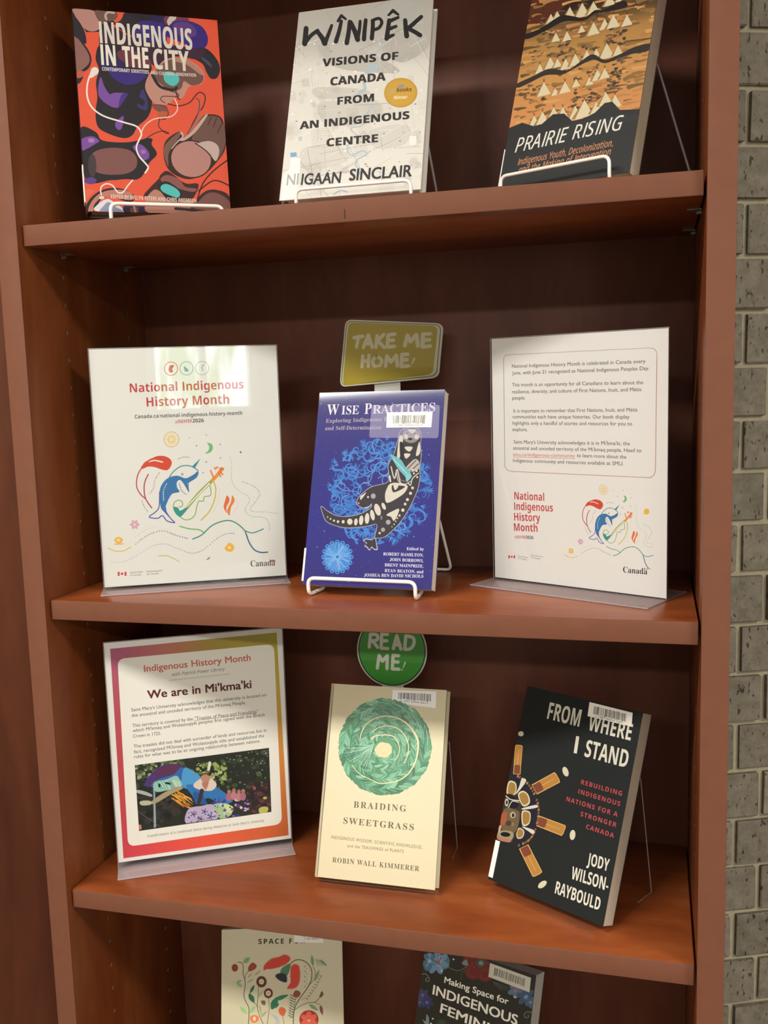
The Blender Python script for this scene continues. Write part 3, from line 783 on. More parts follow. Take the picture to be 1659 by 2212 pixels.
# earphone wires
p.line([(290, 655), (255, 700)], 78, '#e4ded8', w1=40)
p.line([(240, 700), (215, 790), (215, 900), (260, 1000), (370, 1080), (560, 1140), (680, 1180), (725, 1250), (700, 1310), (675, 1380), (700, 1460), (760, 1530), (785, 1570), (755, 1620)], 15, '#efe6df')
p.line([(725, 1240), (760, 1170), (850, 1110), (1000, 1090), (1060, 1040), (1065, 980), (1040, 920)], 10, '#efcfc4')
p.line([(635, 1690), (590, 1740), (540, 1805), (490, 1805), (440, 1740), (380, 1725), (330, 1760), (330, 1830)], 12, '#efe6df')
p.ell(335, 1858, 26, 16, '#d8d4d0')
p.text('INDIGENOUS', (345, 392), (1213, 472), 190, '#d9d2c4', 'bold', 0.012)
p.text('IN', (355, 596), (495, 608), 184, '#e8e2d2', 'bold', 0.012); p.text('THE', (560, 616), (806, 636), 184, '#e8e2d2', 'bold', 0.012)
p.text('CITY', (850, 640), (1185, 668), 178, '#dcd4c5', 'bold', 0.012)
p.text('CONTEMPORARY IDENTITIES', (360, 650), (803, 688), 32, '#d8ccd8', 'bold', 0.01); p.text('AND CULTURAL INNOVATION', (822, 692), (1243, 722), 30, '#d6c8bc', 'bold', 0.01)
p.text('EDITED BY EVELYN PETERS AND CHRIS ANDERSEN', (425, 1864), (1238, 1903), 36, '#e0c8b8', 'bold', 0.01)
p.build('cover_print', P_GLOSS, c, -0.0001)
spine_label(root, 0.010, 0.052, 0.021, 0.0012, -0.0014)
wire_stand((o[0], o[1]), 0.5761, S1, 0.0256, 0.150, 0.0238, -0.013, 0.026, 0.1408, 0.13, 'white wire stand holding the orange and black hardcover, left on top shelf')

# ---- map-cover hardcover in a paper jacket, middle
o = (0.2809, 0.0498, 1.3615)
root = empty('hardcover_book', (o[0], o[1], o[2]+LIFT), 0.005, 0.381)
tag(root, 'white hardcover with grey street-map jacket and brush title, middle of top shelf', 'book', 'books standing face out on the shelves')
w, h = 0.1543, 0.2360
cB = plain('white_jacket', (0.62, 0.60, 0.56), 0.45, coat=0.2)
c = hardcover(root, w, h, 0.0235, cB, M_PAGEW, back=plain('dark_board', (0.05, 0.04, 0.04), 0.5) and cB)
p = Print([(275, 115), (1480, -53), (1365, 1705), (95, 1790)], w, h, 0.76)
rr = random.Random(11)
p.full('#dcd8ce')
def g_map_shade(q): return grad([(0, '#a9a49a'), (380, '#b5b0a7'), (620, '#d8d4ca'), (1700, '#dedbd2')])(q[1])  # greyer towards the top: dimmer light up there is painted into the jacket
p.full(lambda q: g_map_shade(q), 6, 14)
for P_, cc in (([(450, 380), (800, 420), (1180, 640), (820, 640), (600, 600), (480, 500)], '#b9b5ad'), ([(450, 920), (700, 900), (900, 860), (1010, 960), (960, 1080), (760, 1120), (500, 1110)], '#c9c5bc'),
    ([(980, 60), (1250, 0), (1400, 120), (1200, 200), (1050, 160)], '#a9a8a1'), ([(900, 1170), (1240, 1120), (1230, 1290), (960, 1330)], '#cfcbc2'),
    ([(420, 780), (860, 800), (860, 860), (460, 880)], '#c6c2b9'), ([(300, 1330), (620, 1300), (700, 1440), (330, 1520)], '#d0ccc3'), ([(1000, 380), (1380, 260), (1430, 420), (1180, 560)], '#b0ada5')):
    p.poly(P_, cc)
def grid(x, y, nx, ny, dx, dy, ax, ay, wd, cc):
    for i in range(nx): p.line([(x+i*dx[0], y+i*dx[1]), (x+i*dx[0]+ax[0], y+i*dx[1]+ax[1])], wd, cc, False, caps=False)
    for j in range(ny): p.line([(x+j*dy[0], y+j*dy[1]), (x+j*dy[0]+ay[0], y+j*dy[1]+ay[1])], wd, cc, False, caps=False)
for _ in range(95):
    x, y = rr.uniform(130, 1380), rr.uniform(120, 1640); n = rr.randint(3, 9); s_ = rr.uniform(7, 19); a = rr.choice((-.08, -.08, .9, -.6))
    dx = (s_*math.cos(a), s_*math.sin(a)); dy = (-s_*math.sin(a)*1.1, s_*math.cos(a)*1.1)
    grid(x, y, n, n, dx, dy, (dy[0]*(n-1), dy[1]*(n-1)), (dx[0]*(n-1), dx[1]*(n-1)), 1.6, rr.choice(('#b0aca3', '#bab6ad', '#a5a198')))
for _ in range(90):
    x, y = rr.uniform(120, 1420), rr.uniform(60, 1700); a = rr.choice((-.1, 1.48, -.5, 1.0)) + rr.uniform(-.12, .12); L = rr.uniform(120, 520)
    p.line([(x, y), (x+L*.5*math.cos(a)+rr.uniform(-12, 12), y+L*.5*math.sin(a)), (x+L*math.cos(a), y+L*math.sin(a))], rr.choice((1.5, 2, 3)), rr.choice(('#a09c94', '#aca89f', '#8f8b85', '#f0ede4', '#e8e5dc')), caps=False)
for _ in range(110):
    x, y = rr.uniform(200, 1380), rr.uniform(300, 1600); s_ = rr.uniform(4, 14); p.quad((x, y), (x+s_*1.6, y-2), (x+s_*1.6, y+s_), (x, y+s_), rr.choice(('#eeebe2', '#b0aca3', '#f2efe7', '#9f9b93')))
for q, wd in (([(980, 340), (985, 420), (960, 480)], 12), ([(900, 590), (960, 590), (960, 620), (870, 650)], 30), ([(850, 740), (860, 800), (810, 830)], 26), ([(920, 930), (890, 1000), (860, 1040), (860, 1100), (820, 1130), (750, 1140), (740, 1170), (790, 1210)], 10),
    ([(700, 1300), (710, 1360), (740, 1390), (790, 1370), (850, 1350), (870, 1390), (790, 1430), (780, 1490), (830, 1520), (810, 1560)], 12), ([(580, 1740), (640, 1705), (700, 1720)], 14)):
    p.line(q, wd, '#a9bcc6')
p.quad((195, 1362), (250, 1358), (252, 1395), (197, 1402), '#7ea4d0'); p.quad((268, 1220), (300, 1216), (298, 1255), (266, 1258), '#b9c4cf')
p.poly([(195, 1405), (285, 1410), (280, 1500), (262, 1660), (262, 1770), (110, 1785), (135, 1560), (190, 1500)], '#efede7', False)
p.quad((1262, 1225), (1325, 1220), (1325, 1300), (1262, 1305), '#ebe8e0')
KB = '#1c1b1b'
for q, wd, w1 in (([(338, 255), (332, 330), (325, 392)], 44, 48), ([(330, 385), (380, 320), (440, 275)], 34, 34), ([(435, 280), (480, 340), (503, 388)], 36, 50), ([(505, 385), (535, 310), (565, 228)], 40, 26),
    ([(650, 190), (630, 280), (602, 372)], 30, 40), ([(620, 190), (650, 142)], 24, 26), ([(650, 142), (690, 172)], 28, 20),
    ([(725, 195), (715, 290), (698, 385)], 36, 42), ([(732, 200), (770, 280), (796, 355)], 40, 46), ([(796, 350), (812, 260), (818, 190)], 34, 26), ([(868, 180), (858, 270), (852, 352)], 34, 40),
    ([(932, 185), (930, 260), (922, 345)], 36, 38), ([(925, 185), (985, 165), (1012, 200), (985, 250), (930, 268)], 28, 30),
    ([(1078, 180), (1068, 260), (1055, 345)], 36, 42), ([(1080, 190), (1160, 155)], 36, 26), ([(1070, 262), (1140, 235)], 34, 28), ([(1062, 335), (1118, 312)], 38, 26), ([(1072, 135), (1112, 95)], 22, 30), ([(1112, 95), (1160, 130)], 32, 22),
    ([(1222, 180), (1228, 250), (1236, 322)], 38, 46), ([(1240, 262), (1310, 200), (1368, 148)], 40, 34), ([(1250, 255), (1310, 285), (1358, 315)], 36, 40)):
    p.line(q, wd, KB, w1=w1)
HB = dict(style='bold', off=0.022, slant=-0.07)
p.text('VISIONS OF', (480, 594), (1160, 532), 66, '#2a2726', **HB); p.text('CANADA', (550, 764), (1047, 719), 70, '#322f2e', **HB)
p.text('FROM', (613, 937), (942, 905), 66, '#2e2b2a', **HB); p.text('AN INDIGENOUS', (278, 1152), (1262, 1066), 66, '#2e2b2a', **HB); p.text('CENTRE', (515, 1309), (978, 1273), 68, '#302c2b', **HB)
p.text('NI', (160, 1654), (262, 1646), 100, '#a9a6a2', 'sans', 0.012, slant=.0); p.text('IGAAN', (286, 1650), (640, 1636), 100, '#322c30', 'sans', 0.026, slant=.0)
p.text('SINCLAIR', (716, 1618), (1283, 1586), 104, '#322c30', 'sans', 0.026, slant=.0)
p.ell(1183, 830, 150, 133, '#b28b30', -0.1, 40); p.ell(1183, 830, 143, 126, '#c79c3c', -0.1, 40)
for a in range(60): p.dots([(1183+134*math.cos(a*math.pi/30), 830+117*math.sin(a*math.pi/30))], 3, '#a57f2c')
p.text('books', (1146, 823), (1279, 817), 34, '#4a3418', 'bold'); p.text('Winner', (1117, 890), (1241, 884), 30, '#f0e4c0', 'bold')
p.quad((1160, 760), (1215, 758), (1213, 785), (1158, 788), '#8d8f96'); p.quad((1085, 800), (1135, 798), (1133, 830), (1083, 833), '#b3a274')
p.build('cover_print', P_SATIN, c, -0.0001)
wire_stand((o[0], o[1]), 0.005, S1, 0.0235, 0.147, 0.0205, -0.013, 0.0235, 0.381, 0.155, 'white wire stand holding the street-map hardcover, middle of top shelf', up=.17, flare=.004, dark=True, r=.0019)

# ---- prairie paperback, right
o = (0.5057, 0.106, 1.3592)
root = empty('paperback_book', (o[0], o[1], o[2]+LIFT), -0.4583, 0.3155)
tag(root, 'paperback with rows of white tipis on orange hills, right end of top shelf', 'book', 'books standing face out on the shelves')
w, h = 0.1529, 0.229
cC = plain('dark_slate_cover', (0.045, 0.045, 0.05), 0.35, coat=0.5)
c = softcover(root, w, h, 0.0195, cC)
p = Print([(331.8, -16.6), (1280.4, -331.8), (1028.2, 1243), (82, 1412.8)], w, h, 0.74)
rr = random.Random(5)
p.full(lambda q: grad([(-100, '#1c1612'), (60, '#32241a'), (170, '#7a5c34'), (260, '#b88a4c'), (500, '#cf9a58'), (700, '#d8975a'), (900, '#dd9a62')])(q[1] + (q[0]-700)*0.18), 6, 16)
p.poly([(330, -60), (620, -60), (560, 60), (420, 170), (300, 200), (250, 160)], '#5c2f1c')
for _ in range(340):
    x, y = rr.uniform(170, 1230), rr.uniform(-20, 900); L = rr.uniform(24, 130); th_ = rr.uniform(8, 34)
    cc = rr.choice(('#6b5334', '#7d6440', '#8f6f45', '#e0a868', '#c88a50', '#d89a5c', '#c48c50', '#a87a48', '#b98850', '#9a7442'))
    p.line([(x, y), (x+L*.5, y-L*.12+rr.uniform(-8, 8)), (x+L, y-L*.2)], th_, cc, w1=th_*.3)
for x0, y0, x1, y1, n in ((300, 420, 560, 350, 16), (480, 330, 620, 300, 8), (690, 180, 900, 120, 8), (860, 300, 1000, 240, 20), (250, 700, 430, 640, 14), (600, 720, 800, 640, 16), (870, 650, 960, 560, 18), (540, 820, 660, 800, 10), (900, 440, 1000, 560, 10), (340, 260, 480, 200, 12), (640, 330, 800, 560, 16)):
    for _ in range(n):
        x = rr.uniform(x0, x1); y = rr.uniform(min(y0, y1)-30, max(y0, y1)+30); p.line([(x, y), (x+rr.uniform(10, 36), y-rr.uniform(0, 16))], rr.uniform(8, 26), rr.choice(('#66513a', '#58483a', '#7a6244', '#4d4036')), w1=4)
def ridge(top, th_, cc='#2b2726'):
    p.poly(top + [(x, y+th_*(0.5+0.5*math.sin(i*1.3+1))) for i, (x, y) in enumerate(reversed(top))], cc)
def tipi(x, y, s_, k=1.0, cc='#e6d9b4'):
    """apex x,y; size s_"""
    p.poly([(x, y), (x+s_*.40*k, y+s_*.80), (x-s_*.42*k, y+s_*1.02)], cc, False)
    p.poly([(x, y), (x-s_*.42*k, y+s_*1.02), (x-s_*.58*k, y+s_*1.02)], '#b08450', False)
    for d in (-.10, 0, .10): p.line([(x, y), (x+d*s_, y-s_*.26)], 2.5, '#4d3a28', caps=False)
for a in ((885, -30, 90), (950, -20, 50), (600, 60, 80), (690, 30, 110), (770, 20, 100), (510, 90, 60), (465, 110, 80)): tipi(*a, 1.1)
p.poly([(250, 270), (380, 220), (520, 130), (580, 120), (700, 138), (780, 85), (840, 80), (980, 15), (1010, 60), (900, 90), (780, 110), (700, 160), (560, 165), (430, 230), (300, 290)], '#29221e')
for a in ((685, 190, 60), (770, 170, 100), (850, 145, 85), (912, 115, 105), (1010, 115, 90), (500, 245, 70), (580, 235, 75)): tipi(*a, 1.1)
for a in ((385, 470, 75), (460, 420, 90), (512, 430, 70), (570, 430, 85), (640, 395, 95), (722, 370, 70), (790, 360, 70), (865, 320, 120), (945, 335, 80)): tipi(*a, 1.1)
p.poly([(215, 615), (330, 560), (450, 505), (580, 515), (680, 450), (765, 400), (850, 440), (960, 400), (1060, 350), (1170, 325), (1160, 375), (1040, 400), (950, 430), (850, 465), (760, 440), (620, 510), (540, 545), (430, 550), (320, 600), (230, 640)], '#3a3431')
for a in ((415, 600, 105), (495, 640, 60), (565, 595, 90), (645, 575, 65), (740, 565, 62), (798, 510, 85), (850, 500, 80)): tipi(*a, 1.15)
for a in ((345, 840, 80), (405, 810, 100), (485, 780, 85), (550, 780, 80), (640, 770, 110), (705, 725, 140), (790, 740, 90), (858, 670, 105), (925, 690, 100)): tipi(*a, 1.15)
p.poly([(160, 930), (260, 890), (340, 915), (400, 900), (480, 830), (560, 825), (620, 880), (700, 860), (780, 820), (850, 750), (905, 740), (960, 800), (1090, 795), (1280, 760), (1100, 1300), (60, 1450)], '#343637', False)
p.poly([(500, 940), (800, 860), (1100, 830), (1090, 870), (760, 940), (400, 1060)], '#393b3d')
p.text('PRAIRIE', (205, 1105), (578, 1025), 98, '#f2efe2', 'ital', 0.004); p.text('RISING', (615, 1012), (972, 940), 98, '#f2efe2', 'ital', 0.004)
p.text('Indigenous Youth, Decolonization,', (226, 1195), (908, 1058), 46, '#cf9068', 'ital', 0.010)
p.text('and the Making of Intervention', (232, 1252), (892, 1120), 46, '#cf9068', 'ital', 0.010)
p.build('cover_print', P_GLOSS, c, -0.0001)
spine_label(root, 0.010, 0.052, 0.0165, 0.0010, -0.0010)
wire_stand((o[0], o[1]), -0.4583, S1, 0.014, 0.139, 0.0262, -0.014, 0.0195, 0.3155, 0.150, 'white wire stand holding the tipi paperback, right end of top shelf', up=.19, flare=.022, dark=True, r=.0018)

# ================================================================== SECOND SHELF
def narwhal(p, clipx=9e9):
    rb = grad([(880, '#c7402f'), (1000, '#c04a42'), (1270, '#a04058')])
    p.poly([(535, 905), (590, 882), (650, 885), (690, 910), (697, 945), (670, 985), (630, 985), (570, 965), (520, 960), (480, 975), (470, 965), (490, 930)], '#c9442f')
    p.line([(520, 925), (570, 915), (630, 928)], 9, '#e3ddd0')
    p.line([(490, 950), (450, 1000), (432, 1060), (435, 1120), (465, 1170), (500, 1200)], 9, lambda q: '#b84450')
    p.line([(520, 1018), (495, 1070), (488, 1130), (500, 1200), (545, 1268)], 9, '#a83f50')
    p.line([(470, 965), (500, 940), (540, 905)], 12, '#c9442f')
    p.dotline([(603, 1008), (570, 1060), (560, 1120), (525, 1168)], 11, 4, '#a84a60'); p.dotline([(470, 1212), (490, 1260), (518, 1298)], 10, 4, '#7a7080')
    p.dotline([(748, 905), (785, 893), (830, 895)], 12, 4.5, '#7a8a8c')
    bl = lambda q: grad([(1000, '#2f7f97'), (1120, '#2f72a8'), (1300, '#4a5ca8')])(q[1] if not p.F else 1130)
    p.poly([(672, 1045), (740, 1030), (800, 1050), (850, 1030), (898, 1002), (885, 1045), (830, 1080), (815, 1090), (825, 1152), (790, 1095), (760, 1062), (735, 1080), (738, 1120), (755, 1150), (700, 1165), (665, 1220), (650, 1280), (690, 1350), (640, 1300), (612, 1260), (605, 1150), (625, 1090)], '#2f70a6')
    p.line([(680, 1040), (710, 1000), (770, 960), (840, 960), (895, 992)], 8, '#3f8f95'); p.line([(898, 995), (880, 1010)], 5, '#3f8f95')
    p.poly([(848, 965), (915, 903), (875, 972)], '#2f8790', False)
    p.ell(777, 1020, 9, 9, '#3b7d8d'); p.ell(777, 1020, 4, 4, '#e0dcd0')
    p.line([(825, 1075), (820, 1110), (825, 1150)], 7, '#2f6f9a')
    p.line([(605, 1150), (600, 1260), (570, 1300), (525, 1335), (590, 1345), (625, 1325), (660, 1365), (718, 1378), (690, 1350), (655, 1300), (650, 1270)], 8, '#4858a6')
    p.dotline([(658, 1090), (635, 1140), (635, 1210)], 12, 5, '#c8d4e4'); p.dotline([(755, 1090), (770, 1140), (805, 1170)], 12, 4.5, '#3c6f9a')
    vg = lambda q: '#c9b44a'
    p.line([(1075, 985), (1030, 1040), (975, 1095)], 26, '#dc8c34', w1=24); p.line([(985, 1085), (900, 1165), (800, 1280), (765, 1320)], 26, lambda q: grad([(0, '#d2a83a'), (1, '#3f9a80')])(0.5), w1=22)
    p.line([(980, 1090), (930, 1140), (860, 1210), (800, 1270)], 12, '#dfe0c0', w1=8)
    for a in ((1060, 980, 1085, 985), (1030, 985, 1020, 975), (1050, 1010, 1065, 1040), (1060, 1000, 1080, 1025), (990, 995, 1010, 1045), (1045, 975, 1035, 970)): p.line([a[:2], a[2:]], 11, '#d8753a')
    p.ell(1075, 985, 15, 14, '#d9703a')
    p.line([(985, 1110), (992, 1150), (985, 1180), (940, 1190), (935, 1220), (900, 1220), (885, 1260), (870, 1320), (840, 1350), (800, 1358), (765, 1340), (730, 1310), (708, 1270), (715, 1230), (745, 1212), (775, 1225), (775, 1255), (750, 1262)], 7, lambda q: '#86a85c')
    p.poly([(712, 1260), (745, 1270), (760, 1290), (820, 1262), (770, 1330), (745, 1330), (718, 1300)], '#2f9087')
    p.line([(1010, 1070), (1028, 1130), (1015, 1220), (975, 1300), (915, 1362)], 9, '#c0b548'); p.dotline([(1055, 1130), (1050, 1200), (1030, 1260), (1005, 1310)], 10, 3, '#c6c09a')
    p.poly([(1112, 1180), (1130, 1215), (1105, 1270), (1110, 1310), (1086, 1270), (1095, 1225)], '#d8683a'); p.poly([(1150, 1180), (1168, 1220), (1140, 1270), (1128, 1330), (1112, 1290), (1140, 1230)], '#dd7a36')
    p.dotline([(1190, 1220), (1190, 1260), (1155, 1310)], 9, 3, '#d8a888')
    p.dots([(697+56*math.cos(a*math.pi/12), 760+56*math.sin(a*math.pi/12)) for a in range(24)], 5.5, '#d0aa5c'); p.ell(697, 760, 44, 44, '#e2d3ac'); p.dots([(697+24*math.cos(a*math.pi/5), 760+22*math.sin(a*math.pi/5)) for a in range(10)], 5, '#d0aa5c')
    p.poly([(965, 788), (1000, 800), (1008, 830), (990, 860), (950, 868), (975, 845), (980, 815)], '#6fb477')
    for x, y, s_ in ((832, 750, 7), (886, 810, 10), (958, 930, 11), (960, 730, 8), (1064, 802, 9), (1063, 902, 9), (934, 1010, 9), (1216, 862, 11)):
        if x < clipx: p.poly([(x, y-s_), (x+s_*.3, y-s_*.3), (x+s_, y), (x+s_*.3, y+s_*.3), (x, y+s_), (x-s_*.3, y+s_*.3), (x-s_, y), (x-s_*.3, y-s_*.3)], '#8f9a8c' if x < 1200 else '#3f5558', False)
    p.dotline([(1135, 900), (1148, 960), (1145, 1050), (1180, 1130), (1270, 1190), (1275, 1230), (1245, 1290), (1290, 1335), (1380, 1345), (1420, 1380), (1425, 1440)], 13, 4, '#9db3a4', 5)
    p.dotline([(1230, 1080), (1320, 1120), (1355, 1170), (1330, 1220), (1285, 1280), (1310, 1302), (1400, 1305), (1500, 1318)], 13, 5, '#92aaa0', 4)
    if clipx > 9e8: p.poly([(1100, 1555), (1122, 1530), (1150, 1540), (1162, 1570), (1140, 1595), (1105, 1590), (1090, 1570)], '#e0b048'); p.ell(1126, 1565, 10, 10, '#f0dc98')
    for a in range(6): p.ell(415+22*math.cos(a*1.047), 1390+22*math.sin(a*1.047), 15, 11, '#cda4b4', a*1.047)
    p.ell(415, 1390, 7, 7, '#e6dcd6')
    p.ell(293, 1505, 32, 24, '#ddb04e'); p.line([(262, 1535), (325, 1532)], 9, '#ddb04e'); p.ell(292, 1505, 14, 11, '#e9d08c')
    p.line([(210, 1562), (270, 1586), (330, 1584), (388, 1556)], 7, '#d9b95c')
    p.dotline([(422, 1535), (480, 1490), (560, 1450), (640, 1440), (720, 1470), (820, 1498)], 14, 4.5, '#8d8d96', 6); p.dotline([(420, 1480), (500, 1430), (575, 1405)], 13, 3, '#aab0a0')
    if clipx > 9e8: p.dotline([(240, 1668), (330, 1665), (430, 1620), (540, 1555), (640, 1535), (740, 1570), (840, 1605), (930, 1580), (1030, 1500), (1100, 1465), (1160, 1460)], 15, 3, '#8b8b98', 5)
    p.line([(755, 1405), (830, 1425), (900, 1432), (940, 1455)], 9, '#6fae6c'); p.line([(852, 1500), (920, 1470), (1000, 1400), (1100, 1366), (1170, 1380), (1240, 1440), (1270, 1520), (1310, 1580), (1360, 1602), (1410, 1600)], 9, lambda q: '#3f8f7c')
    p.line([(1240, 1440), (1300, 1458), (1380, 1430)], 8, '#3f8a88'); p.line([(1250, 1460), (1275, 1530), (1312, 1582), (1360, 1602), (1410, 1600)], 10, '#3a6b90')
    if clipx > 9e8: p.line([(592, 1625), (650, 1622), (700, 1640), (748, 1666)], 7, '#b4c474'); p.poly([(950, 1655), (980, 1632), (975, 1648)], '#5f9088')
def gov_mark(p, x, y, s_, y2=0):
    """flag and two-line signature"""
    p.quad((x, y), (x+14*s_, y), (x+14*s_, y+30*s_), (x, y+30*s_), '#c03a3e'); p.quad((x+52*s_, y), (x+66*s_, y), (x+66*s_, y+30*s_), (x+52*s_, y+30*s_), '#c03a3e')
    p.poly([(x+33*s_, y+2*s_), (x+39*s_, y+10*s_), (x+46*s_, y+12*s_), (x+40*s_, y+20*s_), (x+34*s_, y+22*s_), (x+33*s_, y+28*s_), (x+31*s_, y+22*s_), (x+24*s_, y+20*s_), (x+19*s_, y+12*s_), (x+27*s_, y+10*s_)], '#c03a3e', False)
    p.text('Government', (x+92*s_, y+12*s_), (x+190*s_, y+(12+y2)*s_-5*s_), 13*s_, '#5a5654'); p.text('of Canada', (x+92*s_, y+32*s_), (x+178*s_, y+(32+y2)*s_-4*s_), 13*s_, '#5a5654')
    p.text('Gouvernement', (x+220*s_, y+4*s_), (x+338*s_, y+(4+y2)*s_-5*s_), 13*s_, '#5a5654'); p.text('du Canada', (x+220*s_, y+24*s_), (x+310*s_, y+(24+y2)*s_-4*s_), 13*s_, '#5a5654')

# ---- tall white sign, left
o1 = (0.0383, 0.0532, 0.9352)
M_SHEET = plain('white_sheet', (0.585, 0.59, 0.555), 0.5)
t, s_ = paper_sheet(o1, 0.4683, 'white poster headed National Indigenous History Month, rainbow whale drawing, left on second shelf', M_SHEET)
p = Print([(70, 75), (1488, 75), (1545, 1770), (185, 1855)], 0.2159, 0.2794, 0.84)
for x, cc in ((697, '#c23b3e'), (814, '#7d95a8'), (932, '#98a89e')): p.line([(x+50*math.cos(a*.2618), 232+50*math.sin(a*.2618)) for a in range(24)], 5, cc, closed=True, n=1)
p.poly([(700, 205), (720, 210), (705, 235), (712, 255), (690, 262), (678, 240), (685, 215)], '#c23b3e'); p.poly([(795, 215), (815, 230), (830, 245), (820, 258), (800, 250)], '#7d95a8'); p.line([(945, 205), (930, 225), (935, 250)], 8, '#98a89e')
RD = lambda q: '#b23a3c'
p.text('National Indigenous', (385, 404), (1243, 390), 64, '#b5383a', 'bold', 0.0); p.text('History Month', (512, 512), (1134, 500), 66, '#b5383a', 'bold', 0.0)
p.text('Canada.ca/national-indigenous-history-month', (420, 600), (1230, 584), 27, '#4a4848', 'bold', 0.0)
p.text('#NIHM', (727, 642), (850, 637), 27, '#c06a6c', 'bold'); p.text('2026', (857, 637), (942, 635), 27, '#4a4848', 'bold')
narwhal(p)
gov_mark(p, 285, 1740, 1.0, -2)
p.text('Canada', (1283, 1706), (1466, 1698), 46, '#4a4446', 'serifb', -0.012); p.quad((1430, 1658), (1440, 1658), (1440, 1672), (1430, 1672), '#b04a4c'); p.quad((1456, 1657), (1466, 1657), (1466, 1671), (1456, 1671), '#b04a4c'); p.quad((1441, 1656), (1455, 1656), (1455, 1670), (1441, 1670), '#8a6064')
p.build('sheet_print', P_MATTE, s_, -0.00016)
sign_holder(o1, 0.4683, S2, -0.030, 0.030, (-0.0027, 0.2186), 'clear acrylic holder with straight foot around the rainbow whale poster, second shelf')

# ---- text sign, right
o2 = (0.4857, 0.179, 0.9334)
t, s_ = paper_sheet(o2, -0.4428, 'white information sheet with boxed paragraphs above a small whale drawing, right on second shelf', plain('white_sheet_two', (0.68, 0.665, 0.635), 0.5))
p = Print([(168, 163), (1465, 50), (1465, 2045), (208, 1878)], 0.2159, 0.2794, 0.92)
bx = [(300, 272), (700, 240), (1320, 200), (1362, 212), (1378, 250), (1376, 700), (1372, 1090), (1358, 1138), (1320, 1154), (800, 1135), (330, 1116), (285, 1098), (270, 1060), (262, 600), (256, 310), (268, 284)]
fx = []
for i, q in enumerate(bx): fx.append(q)
p.line([(300, 272), (1318, 200)], 4.5, '#b8a8a4', False); p.line([(1318, 200), (1355, 206), (1376, 232), (1378, 262)], 4.5, '#b58a88'); p.line([(1378, 262), (1374, 1085)], 4.5, '#b06a6a', False); p.line([(1374, 1085), (1366, 1128), (1340, 1152), (1318, 1154)], 4.5, '#b06a6a')
p.line([(1318, 1154), (325, 1116)], 4.5, '#b58a88', False); p.line([(325, 1116), (290, 1106), (272, 1080), (270, 1050)], 4.5, '#a09c98'); p.line([(270, 1050), (256, 312)], 4.5, '#a09c98', False); p.line([(256, 312), (262, 284), (280, 274), (300, 272)], 4.5, '#a8a4a0')
TX = '#55514f'
for s__, a, b in (('National Indigenous History Month is celebrated in Canada every', (316, 367), (1293, 311)), ('June, with June 21 recognized as National Indigenous Peoples Day.', (318, 416), (1322, 362)),
    ('This month is an opportunity for all Canadians to learn about the', (318, 502), (1277, 467)), ('resilience, diversity, and culture of First Nations, Inuit, and Métis', (318, 552), (1263, 519)), ('people.', (320, 597), (414, 594)),
    ('It is important to remember that First Nations, Inuit, and Métis', (330, 690), (1236, 669)), ('communities each have unique histories. Our book display', (324, 732), (1178, 722)), ('highlights only a handful of stories and resources for you to', (324, 778), (1197, 772)), ('explore.', (324, 824), (432, 824)),
    ("Saint Mary's University acknowledges it is in Mi'kma'ki, the", (334, 914), (1182, 918)), ("ancestral and unceded territory of the Mi'kmaq people. Head to", (330, 958), (1267, 968)), ('to learn more about the', (792, 1008), (1157, 1016)), ('Indigenous community and resources available at SMU.', (330, 1048), (1136, 1066))):
    p.text(s__, a, b, 27, TX, 'sans', 0.004)
p.text('smu.ca/indigenous-community', (330, 1004), (778, 1010), 25, '#c8706c', 'sans', 0.004); p.line([(330, 1012), (778, 1018)], 3, '#c8706c', False)
for s__, y0, x1 in (('National', 1318, 558), ('Indigenous', 1393, 622), ('History', 1470, 530), ('Month', 1545, 512)): p.text(s__, (342, y0), (x1, y0+(x1-342)*0.045), 54, '#bf444a', 'bold')
p.text('#NIHM', (346, 1600), (424, 1602), 22, '#c8706c', 'bold'); p.text('2026', (427, 1602), (481, 1606), 22, '#4a4848', 'bold')
A_ = [(697, 760), (978, 830), (1075, 985), (1128, 1330), (715, 1380), (290, 1510)]; B_ = [(990, 1250), (1147, 1310), (1195, 1415), (1228, 1645), (985, 1640), (757, 1690)]
sol = np.linalg.lstsq(np.array([(x, y, 1) for x, y in A_]), np.array(B_), rcond=None)[0]
def FF(q):
    r_ = np.array((q[0], q[1], 1.0)) @ sol; return (r_[0], r_[1])
oc = p.clip; p.clip = (0, p.m((1363, 1500))[0], p.m((1000, 1790))[1], 0.2794); p.F = FF; narwhal(p, 1200); p.F = None; p.clip = oc
p.poly([(1290, 1400), (1305, 1382), (1325, 1388), (1330, 1408), (1318, 1425), (1293, 1420)], '#e0b048')
gov_mark(p, 302, 1722, 0.74, 22)
p.text('Canada', (1140, 1850), (1320, 1866), 44, '#2c2a2c', 'serifb', -0.010); p.quad((1295, 1818), (1303, 1818), (1303, 1830), (1295, 1830), '#b04a4c'); p.quad((1314, 1820), (1321, 1820), (1321, 1832), (1314, 1832), '#b04a4c')
p.build('sheet_print', P_MATTE, s_, -0.00016)
sign_holder(o2, -0.4428, S2, -0.045, 0.050, (-0.0045, 0.2165), 'clear acrylic holder with wide foot around the boxed-text information sheet, second shelf')

